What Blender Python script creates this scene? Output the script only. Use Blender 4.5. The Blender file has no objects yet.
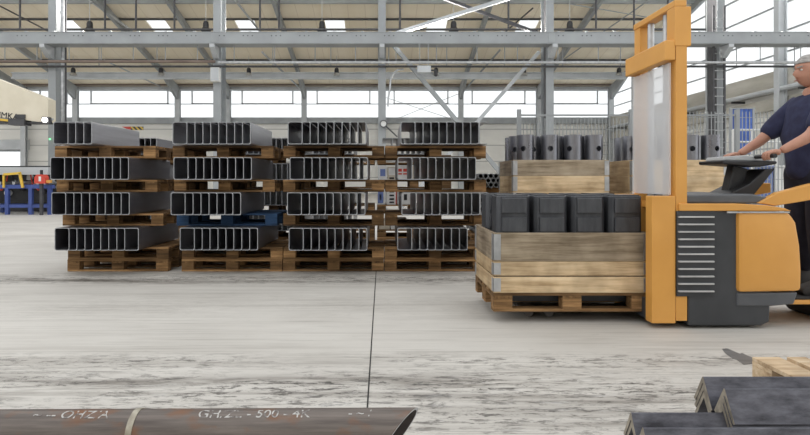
import bpy, math, random
from mathutils import Vector, Matrix
random.seed(7)
SC = bpy.context.scene
COL = SC.collection
F, CX, CY, CH = 540.0, 382.0, 180.0, 1.09

def PX(px, Y): return (px - CX) * Y / F
def PH(py, Y): return CH + (CY - py) * Y / F

# ------------------------------------------------------------------ materials
M = {}
def newmat(name):
    m = bpy.data.materials.new(name); m.use_nodes = True
    nt = m.node_tree; nt.nodes.clear()
    o = nt.nodes.new('ShaderNodeOutputMaterial')
    b = nt.nodes.new('ShaderNodeBsdfPrincipled')
    nt.links.new(b.outputs[0], o.inputs[0])
    M[name] = m
    return m, nt, b, o

def N(nt, typ, **kw):
    n = nt.nodes.new(typ)
    for k, v in kw.items():
        if k.startswith('i_'): n.inputs[k[2:].replace('_', ' ')].default_value = v
        else: setattr(n, k, v)
    return n

def ramp(nt, stops):
    r = nt.nodes.new('ShaderNodeValToRGB')
    e = r.color_ramp.elements
    while len(e) < len(stops): e.new(0.5)
    for i, (p, c) in enumerate(stops):
        e[i].position = p; e[i].color = (c[0], c[1], c[2], 1)
    return r

def coords(nt, scale, rnd=True):
    tc = N(nt, 'ShaderNodeTexCoord')
    mp = N(nt, 'ShaderNodeMapping'); mp.inputs['Scale'].default_value = scale
    if rnd:
        oi = N(nt, 'ShaderNodeObjectInfo')
        ml = N(nt, 'ShaderNodeMath', operation='MULTIPLY'); ml.inputs[1].default_value = 37.0
        nt.links.new(oi.outputs['Random'], ml.inputs[0])
        ad = N(nt, 'ShaderNodeVectorMath', operation='ADD')
        nt.links.new(tc.outputs['Object'], ad.inputs[0]); nt.links.new(ml.outputs[0], ad.inputs[1])
        nt.links.new(ad.outputs[0], mp.inputs[0])
    else:
        nt.links.new(tc.outputs['Object'], mp.inputs[0])
    return mp

def basic(name, c1, c2=None, rough=.6, metal=0.0, scale=(6, 6, 6), detail=4, bump=0.0, lo=.35, hi=.65, spec=.5):
    m, nt, b, o = newmat(name)
    b.inputs['Roughness'].default_value = rough
    b.inputs['Metallic'].default_value = metal
    b.inputs['Specular IOR Level'].default_value = spec
    if c2 is None:
        c2 = tuple(x * .85 for x in c1)
    mp = coords(nt, scale)
    n = N(nt, 'ShaderNodeTexNoise'); n.inputs['Scale'].default_value = 1.0; n.inputs['Detail'].default_value = detail
    nt.links.new(mp.outputs[0], n.inputs[0])
    r = ramp(nt, [(lo, c2), (hi, c1)])
    nt.links.new(n.outputs[0], r.inputs[0]); nt.links.new(r.outputs[0], b.inputs['Base Color'])
    if bump:
        bp = N(nt, 'ShaderNodeBump'); bp.inputs['Strength'].default_value = bump; bp.inputs['Distance'].default_value = .01
        nt.links.new(n.outputs[0], bp.inputs['Height']); nt.links.new(bp.outputs[0], b.inputs['Normal'])
    return m

def wood(name, light, mid, dark, axis='X', vary=.25):
    m, nt, b, o = newmat(name)
    sc = {'X': (1.6, 22, 22), 'Y': (22, 1.6, 22), 'Z': (22, 22, 1.6)}[axis]
    mp = coords(nt, sc)
    n = N(nt, 'ShaderNodeTexNoise'); n.inputs['Scale'].default_value = 1.0; n.inputs['Detail'].default_value = 6; n.inputs['Roughness'].default_value = .65
    nt.links.new(mp.outputs[0], n.inputs[0])
    r = ramp(nt, [(.28, dark), (.5, mid), (.72, light)])
    nt.links.new(n.outputs[0], r.inputs[0])
    mp2 = coords(nt, (4, 4, 4))
    n2 = N(nt, 'ShaderNodeTexNoise'); n2.inputs['Scale'].default_value = 1.0; n2.inputs['Detail'].default_value = 3
    nt.links.new(mp2.outputs[0], n2.inputs[0])
    r2 = ramp(nt, [(.3, (.62, .6, .58)), (.6, (1, 1, 1))])
    nt.links.new(n2.outputs[0], r2.inputs[0])
    mx = N(nt, 'ShaderNodeMix', data_type='RGBA', blend_type='MULTIPLY'); mx.inputs[0].default_value = 1
    nt.links.new(r.outputs[0], mx.inputs[6]); nt.links.new(r2.outputs[0], mx.inputs[7])
    oi = N(nt, 'ShaderNodeObjectInfo')
    hs = N(nt, 'ShaderNodeHueSaturation')
    mr = N(nt, 'ShaderNodeMapRange'); mr.inputs[3].default_value = 1 - vary; mr.inputs[4].default_value = 1 + vary
    nt.links.new(oi.outputs['Random'], mr.inputs[0]); nt.links.new(mr.outputs[0], hs.inputs['Value'])
    nt.links.new(mx.outputs[2], hs.inputs['Color']); nt.links.new(hs.outputs[0], b.inputs['Base Color'])
    b.inputs['Roughness'].default_value = .8; b.inputs['Specular IOR Level'].default_value = .25
    bp = N(nt, 'ShaderNodeBump'); bp.inputs['Strength'].default_value = .35; bp.inputs['Distance'].default_value = .004
    nt.links.new(n.outputs[0], bp.inputs['Height']); nt.links.new(bp.outputs[0], b.inputs['Normal'])
    return m

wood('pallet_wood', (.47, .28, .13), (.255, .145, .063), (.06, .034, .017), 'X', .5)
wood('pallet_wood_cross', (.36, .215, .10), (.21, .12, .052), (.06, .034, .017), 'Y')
wood('blue_wood', (.05, .11, .22), (.03, .07, .15), (.015, .03, .07), 'X', .1)
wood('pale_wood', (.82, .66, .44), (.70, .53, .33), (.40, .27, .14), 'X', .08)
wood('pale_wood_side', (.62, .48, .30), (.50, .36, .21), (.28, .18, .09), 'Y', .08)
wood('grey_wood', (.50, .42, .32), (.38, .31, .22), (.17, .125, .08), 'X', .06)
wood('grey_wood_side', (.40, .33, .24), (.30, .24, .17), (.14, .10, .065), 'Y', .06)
wood('fresh_wood', (.72, .59, .42), (.60, .45, .29), (.34, .22, .12), 'Y', .08)

def steel(name, c1, c2, rough, metal, rust=0.0, axis_scale=(9, 1.2, 9)):
    m, nt, b, o = newmat(name)
    mp = coords(nt, axis_scale)
    n = N(nt, 'ShaderNodeTexNoise'); n.inputs['Scale'].default_value = 1.0; n.inputs['Detail'].default_value = 7; n.inputs['Roughness'].default_value = .65
    nt.links.new(mp.outputs[0], n.inputs[0])
    r = ramp(nt, [(.3, c2), (.7, c1)])
    nt.links.new(n.outputs[0], r.inputs[0])
    out = r.outputs[0]
    if rust:
        mp2 = coords(nt, (9, 16, 16))
        n2 = N(nt, 'ShaderNodeTexNoise'); n2.inputs['Scale'].default_value = 1.0; n2.inputs['Detail'].default_value = 8
        nt.links.new(mp2.outputs[0], n2.inputs[0])
        r2 = ramp(nt, [(.55 - .2 * rust, (0, 0, 0)), (.75, (1, 1, 1))])
        nt.links.new(n2.outputs[0], r2.inputs[0])
        mx = N(nt, 'ShaderNodeMix', data_type='RGBA')
        nt.links.new(r2.outputs[0], mx.inputs[0]); nt.links.new(out, mx.inputs[6]); mx.inputs[7].default_value = (.20, .085, .035, 1)
        out = mx.outputs[2]
    nt.links.new(out, b.inputs['Base Color'])
    mr = N(nt, 'ShaderNodeMapRange'); mr.inputs[3].default_value = rough - .08; mr.inputs[4].default_value = rough + .12
    nt.links.new(n.outputs[0], mr.inputs[0]); nt.links.new(mr.outputs[0], b.inputs['Roughness'])
    b.inputs['Metallic'].default_value = metal
    return m

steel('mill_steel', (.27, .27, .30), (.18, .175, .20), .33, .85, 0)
steel('lit_mill_steel', (.56, .56, .60), (.40, .40, .43), .30, .85, 0, (9, .9, 16))  # lighter copy of the mill steel for top bundles that sit in the light
basic('cut_steel', (.44, .46, .48), (.33, .345, .36), .5, .3, (20, 20, 20))
steel('dark_steel', (.10, .105, .115), (.05, .052, .06), .42, .5, 0, (14, 14, 3))
steel('angle_steel', (.15, .15, .175), (.03, .03, .038), .38, .5, 0, (9, 26, 26))
basic('angle_edge', (.36, .32, .26), (.2, .175, .14), .6, .3, (25, 25, 25))
steel('rusty_steel', (.20, .17, .15), (.07, .056, .05), .5, .35, .12, (2.5, 40, 40))
basic('rusty_shaded_inside', (.05, .04, .036), (.025, .02, .018), .8, 0, (20, 20, 20))  # rust of the bore, darkened to stand for the shade inside the pipe
steel('tube_steel', (.27, .275, .30), (.19, .19, .21), .28, .85, 0, (3, 3, 2))
basic('bright_cut', (.55, .56, .58), (.35, .36, .38), .35, .7, (40, 40, 40))
basic('chalk', (.50, .49, .47), (.2, .18, .17), .95, 0, (60, 60, 60), lo=.42, hi=.52)
basic('strap_steel', (.45, .42, .34), (.28, .25, .2), .4, .7, (30, 30, 30))
basic('grey_paint', (.34, .36, .37), (.285, .30, .31), .5, .1, (1.2, 1.2, 1.2))
basic('light_grey_paint', (.50, .52, .535), (.42, .44, .455), .5, .1, (1.2, 1.2, 1.2))
basic('dark_grey_paint', (.07, .07, .075), (.045, .045, .05), .5, .1, (4, 4, 4))
basic('galvanised', (.55, .56, .57), (.38, .39, .40), .4, .7, (8, 8, 8))
basic('brown_pipe', (.22, .17, .14), (.15, .11, .09), .55, .2, (2, 9, 9))
basic('black_plastic', (.022, .022, .025), (.014, .014, .016), .45, 0, (9, 9, 9))
basic('orange_paint', (.72, .36, .085), (.66, .32, .07), .35, 0, (3, 3, 3))
basic('truck_grey', (.055, .058, .064), (.042, .045, .05), .4, .1, (5, 5, 5))
basic('truck_top', (.10, .105, .115), (.075, .08, .088), .45, 0, (5, 5, 5))
basic('louver_grey', (.62, .62, .62), (.5, .5, .5), .4, .3, (5, 5, 5))
basic('rubber', (.03, .03, .03), (.018, .018, .018), .8, 0, (12, 12, 12))
basic('wheel_grey', (.16, .14, .13), (.11, .1, .095), .6, 0, (9, 9, 9))
basic('navy_cloth', (.030, .035, .085), (.018, .02, .055), .9, 0, (14, 14, 14), bump=.4)
basic('navy_trousers', (.020, .022, .040), (.012, .013, .026), .9, 0, (14, 14, 14), bump=.4)
basic('skin', (.50, .26, .18), (.43, .21, .145), .5, 0, (12, 12, 12))
basic('grey_hair', (.42, .40, .38), (.25, .24, .23), .8, 0, (30, 30, 60), bump=.6)
basic('eye_white', (.75, .73, .7), None, .3)
basic('iris_brown', (.06, .035, .02), None, .3)
basic('lip', (.40, .17, .13), None, .5)
basic('boot_leather', (.03, .026, .024), None, .6)
basic('cream_paint', (.72, .66, .53), (.66, .60, .47), .5, 0, (2, 2, 2))
basic('yellow_paint', (.75, .50, .07), (.66, .42, .05), .45, 0, (4, 4, 4))
basic('blue_paint', (.06, .10, .33), (.045, .075, .25), .5, .1, (3, 3, 3))
basic('red_paint', (.62, .07, .045), (.55, .055, .035), .45, 0, (5, 5, 5))
basic('white_paint', (.78, .78, .76), (.70, .70, .68), .5, 0, (4, 4, 4))
basic('carton_white', (.70, .69, .67), (.60, .59, .57), .7, 0, (9, 9, 9))
basic('carton_cream', (.60, .54, .44), (.5, .44, .35), .7, 0, (9, 9, 9))
basic('carton_blue', (.16, .22, .46), (.12, .17, .38), .6, 0, (9, 9, 9))
basic('blue_sheet', (.10, .19, .56), (.07, .14, .44), .5, 0, (3, 3, 9), bump=.6)
basic('concrete_band', (.56, .54, .49), (.38, .36, .31), .9, 0, (.7, .35, 1.6), detail=8)
basic('black_print', (.02, .02, .022), None, .6)
basic('green_led', (.1, .7, .2), None, .4)

# wall cladding: pale horizontal panels
def cladding(name, c, joint_h):
    m, nt, b, o = newmat(name)
    tc = N(nt, 'ShaderNodeTexCoord'); sx = N(nt, 'ShaderNodeSeparateXYZ'); nt.links.new(tc.outputs['Object'], sx.inputs[0])
    dv = N(nt, 'ShaderNodeMath', operation='DIVIDE'); dv.inputs[1].default_value = joint_h; nt.links.new(sx.outputs[2], dv.inputs[0])
    fr = N(nt, 'ShaderNodeMath', operation='FRACT'); nt.links.new(dv.outputs[0], fr.inputs[0])
    lt = N(nt, 'ShaderNodeMath', operation='LESS_THAN'); lt.inputs[1].default_value = .06; nt.links.new(fr.outputs[0], lt.inputs[0])
    mp = coords(nt, (.4, .4, 1.5), False)
    n = N(nt, 'ShaderNodeTexNoise'); n.inputs['Scale'].default_value = 1; n.inputs['Detail'].default_value = 5; nt.links.new(mp.outputs[0], n.inputs[0])
    r = ramp(nt, [(.3, tuple(x * .86 for x in c)), (.7, c)]); nt.links.new(n.outputs[0], r.inputs[0])
    mx = N(nt, 'ShaderNodeMix', data_type='RGBA'); nt.links.new(lt.outputs[0], mx.inputs[0]); nt.links.new(r.outputs[0], mx.inputs[6])
    mx.inputs[7].default_value = (c[0] * .55, c[1] * .55, c[2] * .56, 1)
    nt.links.new(mx.outputs[2], b.inputs['Base Color']); b.inputs['Roughness'].default_value = .7
cladding('wall_panel', (.80, .79, .75), 1.25)

# roof deck: cream trapezoid sheets with seams running up the slope
def roofmat():
    m, nt, b, o = newmat('roof_deck')
    tc = N(nt, 'ShaderNodeTexCoord'); sx = N(nt, 'ShaderNodeSeparateXYZ'); nt.links.new(tc.outputs['Object'], sx.inputs[0])
    def seam(period, w):
        dv = N(nt, 'ShaderNodeMath', operation='DIVIDE'); dv.inputs[1].default_value = period; nt.links.new(sx.outputs[0], dv.inputs[0])
        fr = N(nt, 'ShaderNodeMath', operation='FRACT'); nt.links.new(dv.outputs[0], fr.inputs[0])
        lt = N(nt, 'ShaderNodeMath', operation='LESS_THAN'); lt.inputs[1].default_value = w; nt.links.new(fr.outputs[0], lt.inputs[0])
        return lt
    s = seam(1.0, .035)
    mp = coords(nt, (1.1, .12, .12), False)
    n = N(nt, 'ShaderNodeTexNoise'); n.inputs['Scale'].default_value = 1; n.inputs['Detail'].default_value = 5; nt.links.new(mp.outputs[0], n.inputs[0])
    r = ramp(nt, [(.3, (.80, .71, .55)), (.7, (.87, .79, .64))]); nt.links.new(n.outputs[0], r.inputs[0])
    mx = N(nt, 'ShaderNodeMix', data_type='RGBA'); nt.links.new(s.outputs[0], mx.inputs[0]); nt.links.new(r.outputs[0], mx.inputs[6])
    mx.inputs[7].default_value = (.70, .61, .47, 1)
    nt.links.new(mx.outputs[2], b.inputs['Base Color']); b.inputs['Roughness'].default_value = .75
roofmat()

# frosted glazing
def glassmat(name, tr, dif, col):
    m = bpy.data.materials.new(name); m.use_nodes = True; M[name] = m
    nt = m.node_tree; nt.nodes.clear()
    o = nt.nodes.new('ShaderNodeOutputMaterial')
    t = nt.nodes.new('ShaderNodeBsdfTransparent'); t.inputs[0].default_value = (*tr, 1)
    d = nt.nodes.new('ShaderNodeBsdfTranslucent'); d.inputs[0].default_value = (*col, 1)
    g = nt.nodes.new('ShaderNodeBsdfGlossy'); g.inputs['Roughness'].default_value = .15
    m1 = nt.nodes.new('ShaderNodeMixShader'); m1.inputs[0].default_value = dif
    nt.links.new(t.outputs[0], m1.inputs[1]); nt.links.new(d.outputs[0], m1.inputs[2])
    m2 = nt.nodes.new('ShaderNodeMixShader'); m2.inputs[0].default_value = .04
    nt.links.new(m1.outputs[0], m2.inputs[1]); nt.links.new(g.outputs[0], m2.inputs[2])
    nt.links.new(m2.outputs[0], o.inputs[0])
glassmat('window_glass', (.97, .98, .98), .15, (.95, .95, .95))
def screenmat():
    m = bpy.data.materials.new('mast_screen'); m.use_nodes = True; M['mast_screen'] = m
    nt = m.node_tree; nt.nodes.clear()
    o = nt.nodes.new('ShaderNodeOutputMaterial')
    t = nt.nodes.new('ShaderNodeBsdfTransparent'); t.inputs[0].default_value = (.95, .95, .95, 1)
    d = nt.nodes.new('ShaderNodeBsdfPrincipled'); d.inputs['Base Color'].default_value = (.85, .85, .86, 1); d.inputs['Roughness'].default_value = .25
    mx = nt.nodes.new('ShaderNodeMixShader'); mx.inputs[0].default_value = .42
    nt.links.new(t.outputs[0], mx.inputs[1]); nt.links.new(d.outputs[0], mx.inputs[2]); nt.links.new(mx.outputs[0], o.inputs[0])
screenmat()
def emis(name, c, s):
    m = bpy.data.materials.new(name); m.use_nodes = True; M[name] = m
    nt = m.node_tree; nt.nodes.clear()
    o = nt.nodes.new('ShaderNodeOutputMaterial'); e = nt.nodes.new('ShaderNodeEmission')
    e.inputs[0].default_value = (*c, 1); e.inputs[1].default_value = s
    nt.links.new(e.outputs[0], o.inputs[0])
emis('lamp_light', (1, .97, .9), 14)
emis('led_light', (.2, 1, .35), 1.5)

# hazard stripes
def hazard():
    m, nt, b, o = newmat('hazard_stripes')
    tc = N(nt, 'ShaderNodeTexCoord'); sx = N(nt, 'ShaderNodeSeparateXYZ'); nt.links.new(tc.outputs['Object'], sx.inputs[0])
    ad = N(nt, 'ShaderNodeMath', operation='ADD'); nt.links.new(sx.outputs[0], ad.inputs[0]); nt.links.new(sx.outputs[2], ad.inputs[1])
    dv = N(nt, 'ShaderNodeMath', operation='DIVIDE'); dv.inputs[1].default_value = .36; nt.links.new(ad.outputs[0], dv.inputs[0])
    fr = N(nt, 'ShaderNodeMath', operation='FRACT'); nt.links.new(dv.outputs[0], fr.inputs[0])
    lt = N(nt, 'ShaderNodeMath', operation='LESS_THAN'); lt.inputs[1].default_value = .5; nt.links.new(fr.outputs[0], lt.inputs[0])
    mx = N(nt, 'ShaderNodeMix', data_type='RGBA'); nt.links.new(lt.outputs[0], mx.inputs[0])
    mx.inputs[6].default_value = (.7, .5, .08, 1); mx.inputs[7].default_value = (.03, .03, .03, 1)
    nt.links.new(mx.outputs[2], b.inputs['Base Color'])
hazard()

# concrete floor
def floormat():
    m, nt, b, o = newmat('concrete_floor')
    L = nt.links.new
    def noise(scale, det, rough=.6, dist=0):
        mp = coords(nt, scale, False)
        n = N(nt, 'ShaderNodeTexNoise'); n.inputs['Scale'].default_value = 1; n.inputs['Detail'].default_value = det
        n.inputs['Roughness'].default_value = rough; n.inputs['Distortion'].default_value = dist
        L(mp.outputs[0], n.inputs[0]); return n.outputs[0]
    base = ramp(nt, [(.3, (.47, .445, .405)), (.7, (.60, .575, .53))]); L(noise((.5, .9, 1), 6), base.inputs[0])
    col = base.outputs[0]
    def mul(col, fac, dark):
        mx = N(nt, 'ShaderNodeMix', data_type='RGBA', blend_type='MULTIPLY'); L(fac, mx.inputs[0]); L(col, mx.inputs[6]); mx.inputs[7].default_value = (*dark, 1)
        return mx.outputs[2]
    tc = N(nt, 'ShaderNodeTexCoord'); sx = N(nt, 'ShaderNodeSeparateXYZ'); L(tc.outputs['Object'], sx.inputs[0])
    def band(c, w):      # soft lanes of wear along X, at distance c
        s = N(nt, 'ShaderNodeMath', operation='SUBTRACT'); L(sx.outputs[1], s.inputs[0]); s.inputs[1].default_value = c
        a = N(nt, 'ShaderNodeMath', operation='ABSOLUTE'); L(s.outputs[0], a.inputs[0])
        mr = N(nt, 'ShaderNodeMapRange', interpolation_type='SMOOTHSTEP'); mr.inputs[1].default_value = w; mr.inputs[2].default_value = 0; L(a.outputs[0], mr.inputs[0])
        return mr.outputs[0]
    def mulf(a, k):
        n = N(nt, 'ShaderNodeMath', operation='MULTIPLY'); L(a, n.inputs[0])
        if isinstance(k, float): n.inputs[1].default_value = k
        else: L(k, n.inputs[1])
        return n.outputs[0]
    def rmp(v, lo, hi):
        r = ramp(nt, [(lo, (0, 0, 0)), (hi, (1, 1, 1))]); L(v, r.inputs[0]); return r.outputs[0]
    # tyre streaks along X everywhere, stronger in the lanes
    streak = rmp(noise((.35, 9, 1), 5, .62), .50, .72)
    col = mul(col, mulf(streak, .38), (.62, .60, .58))
    fine = rmp(noise((1.2, 38, 1), 4, .6), .56, .70)
    col = mul(col, mulf(fine, .35), (.6, .59, .57))
    rough_patch = rmp(noise((6.5, 24, 1), 10, .82, .4), .505, .565)
    blot = rmp(noise((.8, 2.6, 1), 5, .65), .36, .50)
    for c, w, k in ((2.86, .36, 1.0), (2.5, .4, .85), (3.25, .22, .8), (5.95, .5, 1.0), (4.7, .9, .15), (1.9, .6, .6)):
        col = mul(col, mulf(mulf(mulf(rough_patch, band(c, w)), k), blot), (.13, .12, .11))
        col = mul(col, mulf(mulf(streak, band(c, w)), min(1.0, k * .9)), (.48, .46, .44))
    patch = rmp(noise((.45, 3.2, 1), 6, .7, .3), .50, .64)
    for c, w, k in ((2.82, .42, .95), (5.95, .6, 1.0), (3.3, .5, .35)):
        col = mul(col, mulf(mulf(patch, band(c, w)), k), (.33, .305, .28))
    lite = rmp(noise((3.0, 12, 1), 8, .7), .56, .66)
    mx = N(nt, 'ShaderNodeMix', data_type='RGBA'); L(mulf(mulf(lite, band(2.6, .9)), .35), mx.inputs[0]); L(col, mx.inputs[6]); mx.inputs[7].default_value = (.66, .645, .62, 1)
    col = mx.outputs[2]
    scr = rmp(noise((.9, 60, 1), 3, .55), .60, .66)
    col = mul(col, mulf(scr, .5), (.45, .43, .41))
    spots = rmp(noise((7, 14, 1), 3), .66, .74)
    col = mul(col, mulf(spots, .25), (.6, .58, .55))
    L(col, b.inputs['Base Color'])
    rr = N(nt, 'ShaderNodeMapRange'); rr.inputs[3].default_value = .45; rr.inputs[4].default_value = .75
    L(noise((.6, 2, 1), 4), rr.inputs[0]); L(rr.outputs[0], b.inputs['Roughness'])
    bp = N(nt, 'ShaderNodeBump'); bp.inputs['Strength'].default_value = .25; bp.inputs['Distance'].default_value = .01
    L(noise((14, 30, 1), 6), bp.inputs['Height']); L(bp.outputs[0], b.inputs['Normal'])
floormat()
basic('wet_stain', (.20, .195, .19), (.14, .137, .133), .35, 0, (5, 18, 5))
basic('joint_dark', (.03, .028, .026), None, .9)

# ------------------------------------------------------------------ mesh building
class MB:
    def __init__(s): s.v = []; s.f = []; s.mi = []
    def add(s, vs, fs, mi=0):
        o = len(s.v); s.v += [tuple(v) for v in vs]
        for k, f in enumerate(fs):
            s.f.append(tuple(i + o for i in f)); s.mi.append(mi[k] if isinstance(mi, list) else mi)
        return s
    def box(s, x0, x1, y0, y1, z0, z1, mi=0):
        return s.add([(x0, y0, z0), (x1, y0, z0), (x1, y1, z0), (x0, y1, z0), (x0, y0, z1), (x1, y0, z1), (x1, y1, z1), (x0, y1, z1)],
                     [(0, 3, 2, 1), (4, 5, 6, 7), (0, 1, 5, 4), (1, 2, 6, 5), (2, 3, 7, 6), (3, 0, 4, 7)], mi)
    def cbox(s, c, d, mi=0):
        return s.box(c[0] - d[0] / 2, c[0] + d[0] / 2, c[1] - d[1] / 2, c[1] + d[1] / 2, c[2] - d[2] / 2, c[2] + d[2] / 2, mi)
    def prism(s, prof, a0, a1, axis='Y', cap=0, mi=0):
        """closed outline in the plane across the axis, extruded a0..a1"""
        def P(p, a): return {'Y': (p[0], a, p[1]), 'X': (a, p[0], p[1]), 'Z': (p[0], p[1], a)}[axis]
        n = len(prof); vs = [P(p, a0) for p in prof] + [P(p, a1) for p in prof]
        fs = [(i, (i + 1) % n, n + (i + 1) % n, n + i) for i in range(n)] + [tuple(range(n - 1, -1, -1)), tuple(range(n, 2 * n))]
        return s.add(vs, fs, [mi] * n + [cap, cap])
    def tube(s, p0, p1, r, n=10, r1=None, mi=0):
        p0 = Vector(p0); p1 = Vector(p1); d = (p1 - p0).normalized()
        u = d.orthogonal().normalized(); w = d.cross(u); r1 = r if r1 is None else r1
        vs = []
        for (p, rr) in ((p0, r), (p1, r1)):
            for i in range(n):
                a = 2 * math.pi * i / n; vs.append(p + (u * math.cos(a) + w * math.sin(a)) * rr)
        fs = [(i, (i + 1) % n, n + (i + 1) % n, n + i) for i in range(n)] + [tuple(range(n - 1, -1, -1)), tuple(range(n, 2 * n))]
        return s.add(vs, fs, mi)
    def path(s, pts, r, n=8):
        for a, b in zip(pts, pts[1:]): s.tube(a, b, r, n)
        return s
    def bar(s, p0, p1, w, h, mi=0):
        p0 = Vector(p0); p1 = Vector(p1); d = (p1 - p0).normalized()
        up = Vector((0, 1, 0)) if abs(d.y) < .9 else Vector((1, 0, 0))
        u = d.cross(up).normalized(); w_ = d.cross(u)
        vs = [p + u * (sx * w / 2) + w_ * (sy * h / 2) for p in (p0, p1) for sx, sy in ((-1, -1), (1, -1), (1, 1), (-1, 1))]
        return s.add(vs, [(0, 1, 2, 3), (7, 6, 5, 4), (0, 4, 5, 1), (1, 5, 6, 2), (2, 6, 7, 3), (3, 7, 4, 0)], mi)
    def pipe(s, y0, y1, ro, ri, n=20, axis='Y', cap=1, off=(0, 0)):
        """hollow tube along an axis with end rings"""
        def P(a, rr, t):
            c, d = off[0] + math.cos(t) * rr, off[1] + math.sin(t) * rr
            return {'Y': (c, a, d), 'X': (a, c, d), 'Z': (c, d, a)}[axis]
        vs = []
        for a in (y0, y1):
            for rr in (ro, ri):
                vs += [P(a, rr, 2 * math.pi * i / n) for i in range(n)]
        fs = []; mi = []
        for i in range(n):
            j = (i + 1) % n
            fs += [(i, j, 2 * n + j, 2 * n + i), (n + j, n + i, 3 * n + i, 3 * n + j), (i, n + i, n + j, j), (2 * n + j, 3 * n + j, 3 * n + i, 2 * n + i)]
            mi += [0, 0, cap, cap]
        return s.add(vs, fs, mi)
    def lathe(s, prof, n=16, c=(0, 0, 0)):
        vs = []; fs = []
        for (r, z) in prof:
            vs += [(c[0] + r * math.cos(2 * math.pi * i / n), c[1] + r * math.sin(2 * math.pi * i / n), c[2] + z) for i in range(n)]
        for k in range(len(prof) - 1):
            for i in range(n):
                j = (i + 1) % n; fs.append((k * n + i, k * n + j, (k + 1) * n + j, (k + 1) * n + i))
        fs.append(tuple(range(n - 1, -1, -1))); fs.append(tuple(range((len(prof) - 1) * n, len(prof) * n)))
        return s.add(vs, fs)
    def sphere(s, c, r, n=14, m=9, sq=(1, 1, 1)):
        vs = []; fs = []
        for k in range(m + 1):
            t = math.pi * k / m
            for i in range(n):
                a = 2 * math.pi * i / n
                vs.append((c[0] + r * sq[0] * math.sin(t) * math.cos(a), c[1] + r * sq[1] * math.sin(t) * math.sin(a), c[2] + r * sq[2] * math.cos(t)))
        for k in range(m):
            for i in range(n):
                j = (i + 1) % n; fs.append((k * n + i, (k + 1) * n + i, (k + 1) * n + j, k * n + j))
        return s.add(vs, fs)
    def mesh(s, name, mats, smooth=False, bevel=0, recalc=True):
        me = bpy.data.meshes.new(name); me.from_pydata(s.v, [], s.f)
        if isinstance(mats, str): mats = [mats]
        for k in mats: me.materials.append(M[k])
        for p, i in zip(me.polygons, s.mi): p.material_index = min(i, len(mats) - 1)
        import bmesh
        bm = bmesh.new(); bm.from_mesh(me)
        if bevel:
            bmesh.ops.remove_doubles(bm, verts=bm.verts, dist=1e-5)
        if recalc: bmesh.ops.recalc_face_normals(bm, faces=bm.faces)
        if bevel:
            ed = [e for e in bm.edges if len(e.link_faces) == 2 and e.calc_face_angle() > .6]
            bmesh.ops.bevel(bm, geom=ed, offset=bevel, segments=2, affect='EDGES', profile=.5, clamp_overlap=True)
        bm.to_mesh(me); bm.free()
        if smooth:
            for p in me.polygons: p.use_smooth = True
            try: me.set_sharp_from_angle(angle=math.radians(38))
            except Exception: pass
        return me

def link(name, me, parent=None, loc=(0, 0, 0), rot=(0, 0, 0)):
    o = bpy.data.objects.new(name, me); COL.objects.link(o)
    o.location = loc; o.rotation_euler = rot
    if parent: o.parent = parent
    return o
def obj(name, mb, mats, parent=None, loc=(0, 0, 0), rot=(0, 0, 0), smooth=False, bevel=0):
    return link(name, mb.mesh(name, mats, smooth, bevel), parent, loc, rot)
def tag(o, label, cat, group=None, kind=None):
    o['label'] = label; o['category'] = cat
    if group: o['group'] = group
    if kind: o['kind'] = kind
    return o
def thing(name, label, cat, loc=(0, 0, 0), rz=0, group=None):
    o = bpy.data.objects.new(name, None); COL.objects.link(o); o.empty_display_size = .1
    o.location = loc; o.rotation_euler = (0, 0, rz)
    return tag(o, label, cat, group)
def struct(name, mb, mats, parent=None, loc=(0, 0, 0), **k):
    o = obj(name, mb, mats, parent, loc, **k)
    if parent is None: o['kind'] = 'structure'
    return o
ORD = ['first', 'second', 'third', 'fourth', 'fifth', 'sixth', 'seventh', 'eighth', 'ninth', 'tenth', 'eleventh', 'twelfth']

# ------------------------------------------------------------------ setting
struct('floor', MB().box(-42, 24, -6, 43, -.2, 0), 'concrete_floor')
struct('trim_1', MB().box(-.074, -.066, .3, 12, 0, .0012), 'joint_dark')
st = []
for (a, b) in ((722, 349), (727, 348.5), (733, 351), (740, 354), (742, 353), (748, 356), (757, 359), (760, 364), (752, 364), (744, 365), (737, 360), (733, 359), (727, 355), (724, 352)):
    Y = F * CH / (b - CY); st.append((PX(a, Y), Y))
tag(obj('floor_stain', MB().prism(st, .0003, .0016, 'Z'), 'wet_stain'), 'dark grey wet stain on the concrete floor beside the pallet corner', 'stain')

YW, HE, SL = 42.0, 8.3, .25                 # back wall, eave height, roof slope
def roof_h(Y): return HE + SL * (YW - Y)
XR = 17.9
# back wall with its band of windows
mb = MB()
DX0, DX1 = -32.0, PX(26, YW)
mb.box(-40, DX0, YW, YW + .25, 0, 5.5).box(DX1, XR + .25, YW, YW + .25, 0, 5.5).box(DX0, DX1, YW, YW + .25, 3.45, 5.5)
mb.box(-40, XR + .25, YW, YW + .25, 8.09, 8.45)
struct('wall_back', mb, 'wall_panel')
struct('trim_2', MB().box(-40, XR, YW - .3, YW - .002, 5.45, 5.91), 'grey_paint')
struct('trim_3', MB().box(-40, XR, YW - .25, YW - .002, 8.07, 8.32), 'light_grey_paint')
d = struct('door_1', MB().box(DX0, DX0 + .2, YW, YW + .2, 0, 3.45).box(DX1 - .2, DX1, YW, YW + .2, 0, 3.45).box(DX0, DX1, YW, YW + .2, 3.3, 3.45), 'grey_paint')
obj('pane', MB().box(DX0 + .2, DX1 - .2, YW + .1, YW + .12, .02, 3.3), 'window_glass', d)
struct('trim_4', MB().box(DX0 - .3, DX1 + .3, YW - .35, YW - .003, 3.45, 4.2), 'light_grey_paint')
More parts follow.
